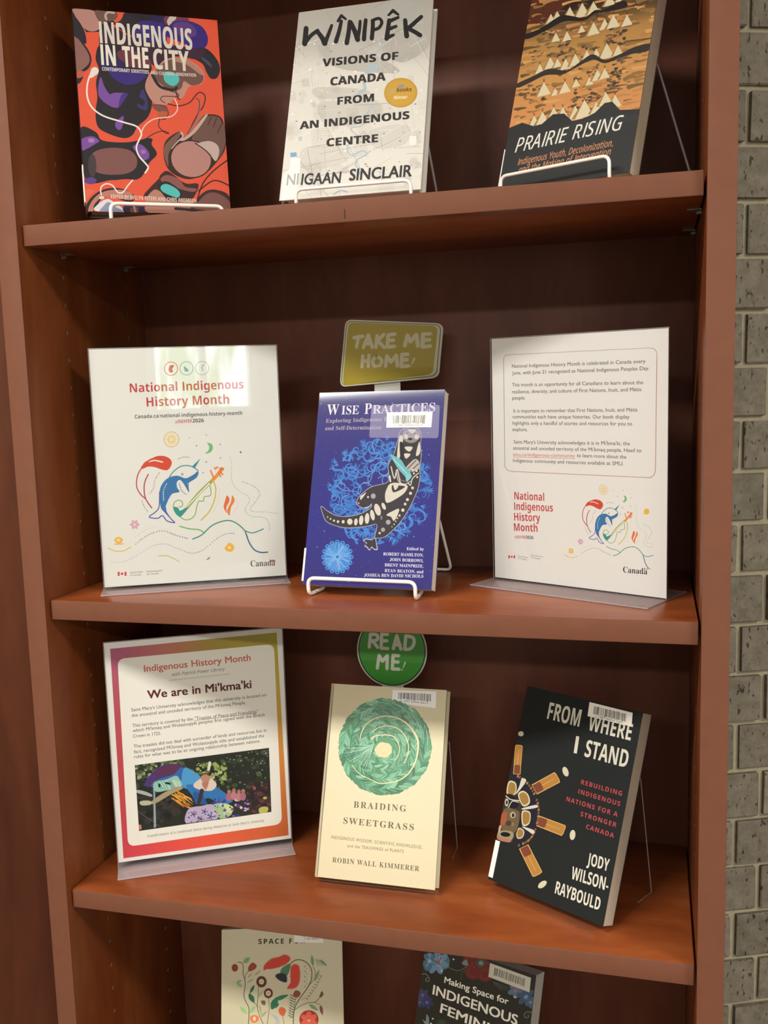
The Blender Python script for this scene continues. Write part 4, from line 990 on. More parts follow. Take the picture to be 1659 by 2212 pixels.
# ---- deep blue paperback, middle
o = (0.2805, 0.0737, 0.9409)
root = empty('paperback_book', (o[0], o[1], o[2]+LIFT), -0.067, 0.323)
tag(root, 'blue paperback titled Wise Practices with patterned black and white otter, middle of second shelf', 'book', 'books standing face out on the shelves')
w, h = 0.1535, 0.2278
cD = plain('deep_blue_cover', (0.035, 0.035, 0.25), 0.35, coat=0.6)
c = softcover(root, w, h, 0.0175, cD)
p = Print([(210, 610), (1145, 600), (1045, 2090), (80, 2045)], w, h, 0.70)
rr = random.Random(8)
p.full(lambda q: grad([(600, '#3b3a72'), (800, '#3a3884'), (1100, '#2f2c80'), (1500, '#2a2a88'), (2050, '#302a7c')])(q[1]), 4, 12)
p.dots([(rr.uniform(100, 1140), rr.uniform(640, 2060)) for _ in range(170)], 2.2, '#8f97d8', n=5); p.dots([(rr.uniform(100, 1140), rr.uniform(640, 2060)) for _ in range(30)], 4, '#b4bcec', n=5)
cxx, cyy = 655, 1350
LB = ('#3a78c8', '#4a8ad6', '#2f66b8', '#3f80d0')
for k in range(260):
    a = rr.uniform(0, 6.283); rad = rr.uniform(0.30, 1.0)**0.7; X = cxx+rad*365*math.cos(a); Y = cyy+rad*365*math.sin(a)
    if rad < .55 and rr.random() < .4: continue
    b = rr.uniform(0, 6.283); L = rr.uniform(25, 60)
    p.line([(X+L*math.cos(b+t*1.1)*(1-.15*t), Y+L*math.sin(b+t*1.1)*(1-.15*t)) for t in range(4)], rr.uniform(9, 20), rr.choice(LB), w1=5, n=3)
for k in range(60):
    a = rr.uniform(0, 6.283); rad = rr.uniform(.82, 1.06); X = cxx+rad*372*math.cos(a); Y = cyy+rad*372*math.sin(a)
    for d in (-.6, 0, .6): p.line([(X, Y), (X+34*math.cos(a+d), Y+34*math.sin(a+d))], 10, rr.choice(LB), w1=5)
for k in range(26):
    a = rr.uniform(0, 6.283); X = cxx+rr.uniform(-250, 250); Y = cyy+rr.uniform(-250, 250); p.line([(X+rr.uniform(40, 80)*math.cos(a+t), Y+60*math.sin(a+t)) for t in (0, .8, 1.6, 2.4)], 5, '#6ea4e0', n=4)
p.ell(343, 1842, 104, 112, '#3f83d0')
for a in range(16): p.ell(343+104*math.cos(a*.3927), 1842+112*math.sin(a*.3927), 17, 17, '#4a90d8'); p.ell(343+108*math.cos(a*.3927), 1842+116*math.sin(a*.3927), 6, 6, '#2c2a80')
for k in range(46):
    a = rr.uniform(0, 6.283); b = a+rr.uniform(1.5, 3.0); p.line([(343+90*math.cos(a), 1842+96*math.sin(a)), (343+20*math.cos(a+.5), 1842+20*math.sin(a+.5)), (343+90*math.cos(b), 1842+96*math.sin(b))], 3, '#76b0ea')
p.ell(343, 1842, 5, 5, '#1c2a70')
OT, CR = '#37333a', '#d9d2c4'
otter = [(850, 890), (900, 880), (950, 895), (968, 940), (962, 1010), (968, 1090), (955, 1190), (960, 1230), (945, 1330), (900, 1440), (850, 1530), (790, 1610), (700, 1690), (640, 1700), (625, 1690), (640, 1600), (560, 1612), (420, 1622), (330, 1605), (265, 1575), (240, 1530), (222, 1462), (270, 1500), (340, 1535), (430, 1540), (520, 1520), (590, 1480), (600, 1450), (560, 1475), (515, 1465), (488, 1435), (520, 1380), (600, 1320), (715, 1290), (730, 1230), (725, 1160), (770, 1070), (800, 960), (815, 910)]
p.line(otter, 8, '#b8b4c0', closed=True); p.poly(otter, OT)
p.poly([(630, 1700), (640, 1760), (645, 1790), (620, 1790), (600, 1775), (585, 1795), (565, 1775), (545, 1760), (560, 1740), (535, 1720), (560, 1705), (600, 1712)], '#b8b4c0'); p.poly([(625, 1705), (635, 1760), (637, 1782), (618, 1780), (600, 1765), (585, 1785), (568, 1765), (552, 1755), (566, 1738), (545, 1722), (562, 1712), (600, 1718)], OT)
p.poly([(845, 900), (890, 890), (950, 905), (960, 950), (930, 985), (890, 995), (850, 980), (828, 945)], '#8f8a88'); p.poly([(870, 895), (930, 895), (905, 925)], CR); p.ell(856, 945, 16, 20, CR); p.ell(935, 950, 18, 18, CR); p.ell(888, 965, 16, 9, '#2a262a'); p.ell(865, 925, 7, 6, '#222222'); p.ell(918, 925, 7, 6, '#222222')
p.poly([(808, 940), (835, 960), (810, 1100), (790, 1100), (795, 1020)], CR); p.poly([(955, 985), (962, 1060), (945, 1090), (930, 1080)], CR)
p.poly([(845, 1025), (905, 1025), (880, 1060)], CR); p.poly([(842, 1075), (890, 1078), (858, 1112)], CR)
p.poly([(810, 990), (840, 1010), (835, 1130), (815, 1110)], '#24212a')
p.poly([(850, 1190), (900, 1130), (930, 1115), (955, 1140), (950, 1190), (900, 1210)], '#b9b2a8'); p.line([(860, 1195), (930, 1125)], 6, OT); p.line([(890, 1205), (950, 1150)], 6, OT)
p.line([(745, 1170), (770, 1260), (790, 1190), (815, 1290), (860, 1310)], 8, CR); p.line([(870, 1290), (890, 1310), (905, 1260), (950, 1220)], 7, CR); p.line([(735, 1240), (740, 1280)], 12, CR)
p.line([(785, 1210), (800, 1280), (850, 1300), (890, 1280)], 5, CR); p.line([(800, 1200), (815, 1265), (850, 1280)], 5, '#8f8a90')
p.dots([(885, 1222), (915, 1222), (905, 1195), (935, 1205), (940, 1250)], 8, CR)
p.poly([(735, 1080), (770, 1090), (820, 1120), (850, 1170), (880, 1200), (895, 1240), (860, 1250), (870, 1280), (845, 1240), (800, 1190), (770, 1140)], '#6fb8c4'); p.line([(760, 1110), (860, 1220)], 7, '#a8dce0'); p.poly([(860, 1225), (900, 1240), (860, 1285)], '#86c8d0')
p.poly([(735, 1300), (780, 1290), (865, 1310), (850, 1360), (800, 1400), (715, 1440), (700, 1380), (715, 1330)], CR); p.poly([(752, 1310), (800, 1310), (850, 1322), (765, 1362)], OT); p.poly([(762, 1300), (800, 1312), (775, 1345)], CR)
p.ell(612, 1388, 18, 20, '#a8a4a8'); p.ell(573, 1395, 7, 8, CR); p.poly([(515, 1390), (535, 1375), (560, 1360), (520, 1415)], CR); p.ell(502, 1440, 8, 8, '#c08a60'); p.line([(545, 1475), (580, 1465), (600, 1445)], 4, CR)
for x, y, a, b, r_ in ((644, 1490, 22, 46, -.3), (606, 1530, 16, 40, -.2), (566, 1555, 17, 40, .05), (522, 1568, 16, 36, .1), (482, 1580, 13, 26, .1), (437, 1578, 20, 23, 0), (387, 1578, 11, 13, 0), (348, 1577, 9, 10, 0), (318, 1569, 8, 8, 0), (292, 1556, 6, 7, 0), (270, 1542, 5, 5, 0), (690, 1465, 13, 28, -.4)): p.ell(x, y, a, b, CR, r_)
for x, y, a in ((905, 1330, 10), (890, 1370, 11), (867, 1417, 11), (850, 1450, 10), (833, 1495, 12), (808, 1535, 8), (792, 1555, 6), (780, 1578, 5), (768, 1600, 5), (752, 1618, 4)): p.ell(x, y, a, a*1.05, CR)
p.poly([(710, 1530), (760, 1500), (805, 1485), (790, 1540), (765, 1575), (745, 1545)], CR); p.ell(724, 1584, 18, 18, '#a8a4a8'); p.ell(685, 1640, 15, 16, '#a8a4a8'); p.ell(660, 1665, 8, 9, CR); p.ell(673, 1550, 6, 16, '#8a868c')

p.text('W', (262, 776), (352, 775), 80, '#e8e4ee', 'serifb', -0.014); p.text('ISE', (372, 774), (502, 773), 66, '#e8e4ee', 'serifb', -0.014)
p.text('P', (545, 773), (597, 772), 80, '#e8e4ee', 'serifb', -0.014); p.text('RACTICES', (606, 772), (1072, 762), 66, '#e4e0ec', 'serifb', -0.014)
p.text('Exploring Indigenous Economic Justice', (255, 835), (1040, 822), 30, '#b9a8a8', 'serifb', -0.004); p.text('and Self-Determination', (250, 890), (672, 889), 30, '#b9a8a8', 'serifb', -0.004)
for s__, y, x0 in (('ROBERT HAMILTON,', 1831, 686), ('JOHN BORROWS,', 1873, 735), ('BRENT MAINPRIZE,', 1913, 697), ('RYAN BEATON, and', 1955, 697), ('JOSHUA BEN DAVID NICHOLS', 1988, 543)): p.text(s__, (x0, y), (985, y+12), 23, '#e4e2f0', 'serifb', -0.002)
p.text('Edited by', (860, 1793), (990, 1797), 22, '#e4e2f0', 'serifb', -0.002)
p.build('cover_print', P_GLOSS, c, -0.0001)
pl_ = Print([(210, 610), (1145, 600), (1045, 2090), (80, 2045)], w, h)
pl_.poly([(612, 712), (1100, 715), (1108, 730), (1098, 945), (1085, 962), (590, 952), (582, 935), (600, 725)], '#8c84b8', False)
mm, n_, l_, b_ = new_mat('clear_tape'); b_.inputs['Base Color'].default_value = (0.42, 0.38, 0.62, 1); b_.inputs['Roughness'].default_value = 0.3
tr = n_.new('ShaderNodeBsdfTransparent'); mx = n_.new('ShaderNodeMixShader'); mx.inputs[0].default_value = 0.24
l_.new(tr.outputs[0], mx.inputs[1]); l_.new(b_.outputs[0], mx.inputs[2]); l_.new(mx.outputs[0], n_['Material Output'].inputs['Surface'])
tag(pl_.build('tape_strip', mm, root, -0.0005), 'clear tape over the barcode sticker')
sticker(root, [(210, 610), (1145, 600), (1045, 2090), (80, 2045)], w, h, ((715, 765), (1055, 765), (1045, 880), (710, 878)), 3, '3 1987 00004 752 9', y=-0.0006, area=(.13, .22, .86, .72))
spine_label(root, 0.004, 0.042, 0.0135, 0.0022, -0.0012)
wire_stand((o[0], o[1]), -0.067, S2, 0.0135, 0.1395, 0.0215, -0.014, 0.0175, 0.323, 0.157, 'white wire stand holding the blue otter paperback, second shelf', up=.17)

# ================================================================== cardboard toppers
def topper(corners3, art, cpx, mat, label, stalk, base_z, curl=0.0, name='shelf_talker', gain=1.0, outline=None):
    TL, TR, BR, BL = [Vector(q) for q in corners3]
    cen = (TL+TR+BR+BL)/4; root = empty(name, (cen.x, cen.y, base_z+LIFT)); tag(root, label, 'sign')
    O = Vector((cen.x, cen.y, base_z))
    W_, H_ = (TR-TL).length, (TL-BL).length
    nrm = (TR-TL).cross(TL-BL).normalized(); nrm = -nrm if nrm.y > 0 else nrm
    def warp(v):
        u, t_ = v[0]/W_, v[2]/H_
        q = BL*(1-u)*(1-t_)+BR*u*(1-t_)+TL*(1-u)*t_+TR*u*t_
        return tuple(q + nrm*(-v[1] + curl*max(0, 0.24-t_)**2) - O)
    for nm, z_off, fn in (('card', 0.0, art[0]), ('card_print', 0.0006, art[1])):
        p = Print(cpx, W_, H_, step=4e-6, clip=(-.02, W_+.02, -.02, H_+.02)); fn(p); ob = p.build(nm, mat, root, -z_off, warp)
        if nm == 'card':
            md = ob.modifiers.new('s', 'SOLIDIFY'); md.thickness = 0.0006; md.offset = 0.0
    xs, z1 = stalk
    a, b = Vector(xs[0]), Vector(xs[1]); d = Vector((b-a)); n2 = Vector((-d.y, d.x, 0)).normalized()*0.0005
    vs = []
    for z in (base_z+0.0005, z1):
        for q in (a, b):
            for sg in (-1, 1):
                P_ = Vector((q.x, q.y, z)) + n2*sg - O; vs.append(P_)
    mesh_obj('stalk', vs, [(0, 2, 6, 4), (1, 5, 7, 3), (0, 4, 5, 1), (2, 3, 7, 6), (4, 6, 7, 5), (0, 1, 3, 2)], plain('grey_card', (0.50, 0.50, 0.44), 0.5), root)
    return root
def blob(p, pts, col, rings=9, n=6):
    b = smooth_pts(pts, True, n) if n else pts
    cx = sum(q[0] for q in b)/len(b); cy = sum(q[1] for q in b)/len(b); P, T = [(cx, cy)], []; N = len(b)
    for k in range(1, rings+1): P += [(cx+(x-cx)*k/rings, cy+(y-cy)*k/rings) for x, y in b]
    T += [(0, 1+i, 1+(i+1) % N) for i in range(N)]
    for k in range(rings-1):
        a0 = 1+k*N; b0 = a0+N
        for i in range(N): j = (i+1) % N; T += [(a0+i, b0+i, b0+j), (a0+i, b0+j, a0+j)]
    p._tris(P, T, col)
def rrect(TL, TR, BR, BL, r, n=5, m=9):
    q = [TL, TR, BR, BL]; out = []
    f = fillet([Vector((*a, 0)) for a in q], r, n, True); f = [(v.x, v.y) for v in f]
    for a, b in zip(f, f[1:]+f[:1]):
        L = math.hypot(b[0]-a[0], b[1]-a[1]); k = max(1, int(L/60))
        out += [(a[0]+(b[0]-a[0])*i/k, a[1]+(b[1]-a[1])*i/k) for i in range(k)]
    return out
def puffy(p, letters, wd, col):
    for q in letters: p.line(q, wd, col, sm=len(q) > 3, n=4)
def art_home_a(p): blob(p, rrect((408, 70), (1135, 98), (1100, 505), (355, 575), 55), '#a8a58e', n=0)
def art_home_b(p):
    p.line(rrect((420, 84), (1118, 110), (1084, 490), (368, 562), 48), 5, '#4a4630', closed=True, sm=False)
    blob(p, rrect((436, 92), (1098, 118), (1062, 478), (382, 566), 46), '#8a7a22', rings=12, n=0)
    L = [[(470, 210), (545, 200)], [(510, 200), (492, 280)], [(548, 285), (590, 190)], [(590, 190), (622, 280)], [(560, 255), (612, 252)], [(660, 195), (650, 282)], [(712, 185), (662, 235)], [(668, 235), (715, 282)],
         [(745, 195), (738, 278)], [(745, 190), (795, 182)], [(742, 232), (785, 228)], [(738, 278), (790, 275)], [(865, 270), (885, 190)], [(885, 190), (905, 240)], [(905, 240), (945, 185)], [(945, 185), (955, 272)], [(990, 190), (985, 275)], [(990, 182), (1035, 180)], [(988, 228), (1030, 225)], [(985, 278), (1035, 272)],
         [(545, 345), (538, 425)], [(595, 340), (590, 422)], [(542, 385), (592, 380)], [(655, 345), (625, 380), (640, 420), (680, 415), (695, 375), (655, 345)], [(725, 420), (735, 345)], [(735, 345), (765, 390)], [(765, 390), (805, 340)], [(805, 340), (812, 418)], [(845, 340), (840, 420)], [(845, 335), (885, 332)], [(842, 375), (880, 372)], [(842, 422), (888, 418)]]
    L = [[(x+13, y-2) for x, y in q] for q in L]; puffy(p, L, 27, '#aaa486'); p.line([(944, 362), (926, 400)], 15, '#aaa486', w1=9); p.dots([(914, 418)], 8, '#aaa486')
topper([(.3089, .1671, 1.2431), (.4192, .2273, 1.2364), (.414, .2245, 1.1716), (.3049, .1649, 1.1637)], (art_home_a, art_home_b),
       [((738-630)*3.4568, (689-670)*3.4568), ((957.5-630)*3.4568, (698-670)*3.4568), ((950-630)*3.4568, (814.5-670)*3.4568), ((735-630)*3.4568, (835-670)*3.4568)],
       P_GLOSS, 'olive green laminated card reading TAKE ME HOME!, above the blue otter paperback', (((.3415, .1858), (.3698, .2012)), 1.172), S2, curl=0.055)
def art_read_a(p): blob(p, [(690+279*math.cos(a*.2618), 208+283*math.sin(a*.2618)) for a in range(24)], '#b5b8ae', n=3)
def art_read_b(p):
    blob(p, [(690+268*math.cos(a*.2618), 206+275*math.sin(a*.2618)) for a in range(24)], '#24401f', n=3)
    blob(p, [(690+258*math.cos(a*.2618), 206+266*math.sin(a*.2618)) for a in range(24)], '#3f8a34', n=3)
    L = [[(525, 80), (512, 180)], [(525, 80), (575, 85), (580, 120), (530, 135)], [(540, 130), (580, 182)], [(615, 80), (608, 185)], [(615, 78), (662, 80)], [(612, 130), (655, 130)], [(608, 188), (662, 190)], [(705, 190), (735, 90)], [(735, 90), (765, 195)], [(712, 160), (760, 162)], [(805, 95), (795, 190)], [(805, 92), (862, 105), (868, 150), (840, 190), (795, 195)],
         [(572, 345), (590, 245)], [(590, 245), (615, 290)], [(615, 290), (655, 245)], [(655, 245), (650, 348)], [(702, 245), (692, 345)], [(702, 242), (745, 245)], [(698, 292), (740, 295)], [(692, 348), (745, 350)]]
    puffy(p, L, 26, '#c6c8c0'); p.line([(796, 298), (778, 338)], 15, '#b9bab0', w1=9); p.dots([(768, 354)], 8, '#b9bab0')
def sc(x, y): return ((x-660)*3.6853, (y-1350)*3.6853)
topper([(.3012, .21, .8728), (.3928, .21, .8768), (.3925, .21, .7835), (.3010, .21, .7795)], (art_read_a, art_read_b), [sc(772, 1332), sc(922, 1331), sc(922, 1481), sc(772, 1483)],
       P_GLOSS, 'round green laminated card reading READ ME!, above the cream braided-wreath hardcover', (((.333, .2112), (.361, .2112)), .792), S3, curl=0.0)

# ================================================================== THIRD SHELF
# ---- framed text sign, left
o3 = (0.0298, 0.0564, 0.5863)
t, s_ = paper_sheet(o3, 0.514, 'sheet headed We are in Mi\'kma\'ki with pink and yellow border and dancer photo, third shelf', plain('white_sheet_three', (0.66, 0.655, 0.62), 0.5))
p = Print([(55, 195), (1505, 72), (1570, 1775), (170, 1975)], 0.2159, 0.2794)
def fcol(u, v):
    """pink top left, yellow top right, orange right, red left and bottom"""
    top = grad([(0, '#a8567c'), (.35, '#b87060'), (.6, '#a08c3c'), (1, '#a8a032')])(u); bot = grad([(0, '#cc3e4c'), (.5, '#e2563e'), (1, '#c2602e')])(u)
    lf = grad([(0, '#c43e4c'), (.5, '#b8444c'), (.8, '#b05060'), (1, '#a8567c')])(v); rt = grad([(0, '#c2602e'), (.4, '#c8823c'), (.75, '#b8a438'), (1, '#a8a032')])(v)
    e = [(1-v, top), (v, bot), (u, lf), (1-u, rt)]; e = [(1/(d+.02)**2, c_) for d, c_ in e]; s = sum(x for x, _ in e)
    return tuple(sum(x*c_[i] for x, c_ in e)/s for i in range(3))
p.gain = 0.88
FC = [(108, 240), (1462, 112), (1550, 1750), (210, 1940)]
Hf = homography(FC, [(0, 1), (1, 1), (1, 0), (0, 0)])
def fpx(q):
    r_ = Hf @ np.array((q[0], q[1], 1.0)); return fcol(min(1, max(0, r_[0]/r_[2])), min(1, max(0, r_[1]/r_[2])))
p.quad(*FC, fpx, 16, 16)
p.poly(rrect((168, 322), (1440, 205), (1497, 1660), (248, 1845), 62), '#e6e4da', False)
p.text('Indigenous History Month', (385, 428), (1252, 338), 54, '#c4685a', 'sans', 0.018)
p.text('with Patrick Power Library', (612, 464), (1042, 418), 26, '#77736e', 'ital', 0.004)
p.line([(585+i*14.5, 497-i*1.5+(5 if i % 2 else -3)) for i in range(35)], 4, '#a8a49c')
p.text("We are in Mi'kma'ki", (410, 646), (1258, 560), 66, '#5c2428', 'sans', 0.026)
for s__, a, b in (("Saint Mary's University acknowledges that the university is located on", (280, 750), (1375, 628)), ("the ancestral and unceded territory of the Mi'kmaq People.", (282, 795), (1210, 690)), ('This territory is covered by the "Treaties of Peace and Friendship"', (288, 878), (1310, 762)),
    ("which Mi'kmaq and Wolastoqiyik peoples first signed with the British", (290, 918), (1363, 788)), ('Crown in 1725.', (292, 963), (520, 938)), ('The treaties did not deal with surrender of lands and resources but in', (298, 1046), (1376, 914)),
    ("fact, recognized Mi'kmaq and Wolastoqiyik title and established the", (300, 1090), (1357, 958)), ('rules for what was to be an ongoing relationship between nations.', (302, 1130), (1325, 1000))):
    p.text(s__, a, b, 27, '#5c5856', 'sans', 0.006)
p.line([(795, 824), (1298, 766)], 3, '#5c5856', False)
p.text("A performance of a traditional dance during Mawio'mi at Saint Mary's University", (402, 1770), (1355, 1640), 19, '#6a6662', 'ital', 0.004)
# the printed photograph: a dancer in a blue shawl in front of trees
PQ = [(305, 1185), (1395, 1045), (1412, 1562), (338, 1718)]
p.quad(*PQ, '#20261f')
U_ = [p.m(q) for q in PQ]; old = p.clip
p.clip = (max(U_[0][0], U_[3][0]), min(U_[1][0], U_[2][0]), max(U_[2][1], U_[3][1]), min(U_[0][1], U_[1][1]))
rr = random.Random(21)
def specks(x0, y0, x1, y1, n, cols, s0, s1):
    for _ in range(n):
        x, y = rr.uniform(x0, x1), rr.uniform(y0, y1); a = rr.uniform(0, 3.14); s__ = rr.uniform(s0, s1)
        p.poly([(x+s__*math.cos(a+k*1.257)*rr.uniform(.6, 1.1), y+s__*.8*math.sin(a+k*1.257)*rr.uniform(.6, 1.1)) for k in range(5)], rr.choice(cols), False)
GR = ('#2c3a28', '#3a4a30', '#1c241c', '#485a38', '#253022')
specks(300, 1050, 1400, 1450, 170, GR, 12, 40)
specks(310, 1130, 660, 1300, 90, ('#6d7a50', '#8a9468', '#4f5e3c', '#a4aa84', '#384630'), 8, 24)
specks(800, 1170, 1050, 1350, 90, ('#7c8f4c', '#94a860', '#5e7238', '#a8b878', '#46582e'), 8, 26)
specks(1050, 1060, 1390, 1350, 60, ('#4c5a48', '#6a7466', '#2a332a', '#8a9488'), 4, 12)
specks(320, 1380, 760, 1700, 60, ('#1a1c18', '#2a2a22', '#34302a', '#141613'), 20, 50)
specks(1220, 1340, 1400, 1560, 50, ('#2a1c20', '#402428', '#1c1618', '#5c3438'), 12, 34)
p.poly([(320, 1385), (380, 1395), (440, 1420), (440, 1440), (380, 1425), (322, 1408)], '#a8aca8')
p.quad((455, 1340), (468, 1340), (478, 1700), (458, 1702), '#8ea0ac')
p.line([(330, 1560), (520, 1690)], 3, '#6a7070', False)
# shawl wing
p.poly([(385, 1340), (430, 1265), (500, 1200), (580, 1175), (660, 1180), (710, 1210), (690, 1270), (600, 1290), (480, 1320), (440, 1360)], '#4b2f6a')
p.poly([(470, 1260), (540, 1200), (640, 1190), (680, 1230), (560, 1260)], '#5a2c4c')
p.poly([(440, 1340), (520, 1290), (620, 1260), (690, 1200), (730, 1290), (700, 1360), (600, 1370), (500, 1380), (455, 1370)], '#2f62a8')
p.poly([(465, 1320), (560, 1300), (640, 1270), (670, 1300), (690, 1350), (560, 1390), (480, 1400), (455, 1360)], '#8fbfae')
for k in range(16): p.line([(480+k*12, 1310+rr.uniform(-8, 8)), (520+k*11, 1370+rr.uniform(-8, 8))], 5, rr.choice(('#b8d8c4', '#5a8f88', '#cfe4d0')))
p.ell(505, 1350, 10, 16, '#1c2a28'); p.ell(575, 1332, 26, 9, '#1c2a28', .2)
p.poly([(700, 1215), (760, 1220), (850, 1290), (830, 1350), (760, 1380), (690, 1350)], '#4a98cc')
p.poly([(720, 1350), (800, 1340), (960, 1360), (1100, 1470), (1000, 1500), (900, 1450), (820, 1500), (770, 1430)], '#2f74b4')
p.poly([(780, 1400), (860, 1430), (900, 1500), (960, 1480), (1000, 1510), (860, 1500), (800, 1500)], '#1f5898')
p.poly([(440, 1480), (520, 1420), (640, 1360), (700, 1370), (600, 1420), (500, 1480), (450, 1500)], '#a49678')
for k in range(40): x = rr.uniform(600, 740); y = 1380+(x-600)*.5+rr.uniform(-10, 80); p.line([(x, y), (x+rr.uniform(30, 60), y+rr.uniform(20, 45))], rr.uniform(6, 12), rr.choice(('#e2a83c', '#e8bc58', '#d08a2c', '#c87a28')), w1=2)
for k in range(16): x = rr.uniform(390, 480); y = rr.uniform(1270, 1360); p.line([(x, y), (x-rr.uniform(10, 40), y+rr.uniform(4, 14))], 5, '#4b3f8a', w1=2)
p.poly([(345, 1480), (400, 1470), (440, 1480), (430, 1505), (360, 1510)], '#b4b49c')
# dancer
p.poly([(790, 1330), (850, 1290), (920, 1290), (970, 1340), (930, 1390), (840, 1385), (785, 1360)], '#d8c8bc')
p.ell(880, 1288, 36, 42, '#b88470'); p.line([(850, 1265), (880, 1252), (912, 1268)], 9, '#3a2820'); p.line([(915, 1165), (905, 1220)], 22, '#dcd6c4'); p.poly([(850, 1330), (880, 1385), (905, 1320)], '#b07a66')
p.line([(850, 1390), (830, 1470), (810, 1530), (800, 1610)], 34, '#3a2a2c', w1=18)
p.poly([(740, 1540), (840, 1515), (940, 1505), (985, 1600), (900, 1640), (720, 1655)], '#b8a8c8')
for cx_, cy_ in ((780, 1580), (870, 1560), (920, 1600), (840, 1620)):
    for a in range(5): p.line([(cx_, cy_), (cx_+26*math.cos(a*1.25), cy_+24*math.sin(a*1.25))], 6, '#3a2c58')
p.poly([(940, 1510), (1010, 1490), (1080, 1510), (1090, 1580), (1010, 1620), (970, 1580)], '#9cc08c'); p.poly([(1030, 1500), (1100, 1520), (1090, 1570), (1040, 1560)], '#c8d89c')
specks(930, 1440, 1240, 1600, 60, ('#5a3c8c', '#3a3a90', '#6a58b0', '#c8a8d0', '#8c3c5c', '#2c3c8c', '#d8c8e0'), 6, 20)
specks(730, 1560, 1000, 1660, 26, ('#3a88b8', '#2c5a94', '#a03848'), 6, 14)
for x, y in ((1070, 1400), (1110, 1390), (1150, 1400), (1185, 1395)): p.ell(x, y, 15, 18, '#a87468'); p.ell(x-2, y+42, 24, 34, rr.choice(('#b87c84', '#c8a0a8', '#a86878')))
p.ell(1275, 1370, 14, 16, '#8a4c50'); p.poly([(1310, 1540), (1340, 1520), (1385, 1525), (1375, 1565), (1320, 1575)], '#b8b85c'); p.ell(1360, 1450, 16, 10, '#b8b45c'); p.ell(345, 1690, 14, 26, '#c07868')
p.clip = old
p.build('sheet_print', P_MATTE, s_, -0.00016)
sign_holder(o3, 0.514, S3, -0.030, 0.030, (-0.0012, 0.2168), 'clear acrylic holder around the pink and yellow bordered sheet, third shelf')

# ---- cream hardcover, middle
o = (0.2795, 0.0710, 0.5882)
root = empty('hardcover_book', (o[0], o[1], o[2]+LIFT), -0.008, 0.389)
tag(root, 'cream hardcover titled Braiding Sweetgrass with green braided wreath, middle of third shelf', 'book', 'books standing face out on the shelves')
w, h = 0.1487, 0.2271
cE = plain('cream_cloth_board', (0.60, 0.535, 0.36), 0.5, noise=0.03, nscale=300)
c = hardcover(root, w, h, 0.0235, cE, M_PAGEW)
p = Print([(195, 465), (1120, 518), (1035, 2115), (55, 2000)], w, h, 0.86)
rr = random.Random(31); X0, Y0 = 632, 966
p.poly([(X0+(366+9*math.sin(a*1.9+1))*math.cos(a*.1257), Y0+(382+9*math.sin(a*1.9+1))*math.sin(a*.1257)) for a in range(50)], '#56906a', False)
GC_ = ('#4a8460', '#5a9a72', '#6aa882', '#3f7456', '#79b290', '#52886c', '#86bc9c')
for ring, (ra, rb_, n) in enumerate(((75, 130, 22), (135, 205, 32), (210, 275, 42), (275, 365, 52))):
    for i in range(n):
        a = i/n*6.283; rm = (ra+rb_)/2; wd_ = (rb_-ra)
        for sgn in (-1, 1):
            a2 = a + (0.5/n*6.283 if sgn > 0 else 0); rc = rm + sgn*wd_*.22
            x, y = X0+rc*math.cos(a2), Y0+rc*1.04*math.sin(a2); t_ = a2+1.57+sgn*.55
            L = wd_*.55; q = wd_*.20
            dx, dy = math.cos(t_), math.sin(t_)
            p.poly([(x-dx*L, y-dy*L), (x-dy*q, y+dx*q), (x+dx*L, y+dy*L), (x+dy*q, y-dx*q)], rr.choice(GC_), True, 3)
            for _ in range(2):
                o_ = rr.uniform(-q*.6, q*.6); p.line([(x-dx*L*.7-dy*o_, y-dy*L*.7+dx*o_), (x+dx*L*.7-dy*o_, y+dy*L*.7+dx*o_)], 2.4, rr.choice(('#356a4a', '#9cc8ac', '#3f7a58')), caps=False)
for _ in range(46):
    a = rr.uniform(-2.3, -.25); r_ = rr.uniform(300, 360); p.line([(X0+r_*math.cos(a), Y0+r_*1.03*math.sin(a)), (X0+(r_-6)*math.cos(a+.22), Y0+(r_-6)*1.03*math.sin(a+.22)), (X0+(r_-20)*math.cos(a+.45), Y0+(r_-20)*1.03*math.sin(a+.45))], 7, rr.choice(GC_), w1=3)
CM = '#e2d5a8'
p.line([(435, 915), (450, 850), (490, 785), (560, 740), (650, 723), (740, 742), (815, 790), (865, 850)], 6, CM, w1=12); p.line([(865, 850), (895, 920), (893, 1010), (870, 1100), (820, 1180)], 18, CM, w1=10)
p.line([(820, 1180), (750, 1230), (650, 1253), (590, 1255), (520, 1225), (450, 1190), (410, 1160), (375, 1110)], 10, CM, w1=4)
p.line([(530, 850), (580, 815), (650, 800), (730, 820), (785, 870), (818, 950), (812, 1030), (785, 1095)], 6, CM, w1=8)
p.line([(525, 905), (560, 878), (620, 872), (690, 880), (730, 920), (748, 980), (735, 1040), (705, 1080)], 9, CM, w1=5)
p.poly([(X0-12+(68+4*math.sin(a*2.1))*math.cos(a*.449), Y0+24+(61+4*math.cos(a*2.6))*math.sin(a*.449)) for a in range(14)], '#d9c99c')
for k in range(34):
    a = 1.75+k*.040+rr.uniform(-.02, .02); L = rr.uniform(150, 260); x0_, y0_ = 545, 950
    p.line([(x0_, y0_), (x0_+L*.5*math.cos(a)-6, y0_+L*.5*math.sin(a)), (x0_+L*math.cos(a+.08), y0_+L*math.sin(a+.08))], 5, rr.choice(('#9fcbb0', '#7ab092', '#5a9474', '#b8dcc4')), w1=2)
p.text('BRAIDING', (382, 1447), (800, 1482), 52, '#6a6048', 'serifb', -0.022, track=.14); p.text('SWEETGRASS', (300, 1575), (862, 1632), 52, '#6a6048', 'serifb', -0.022, track=.12)
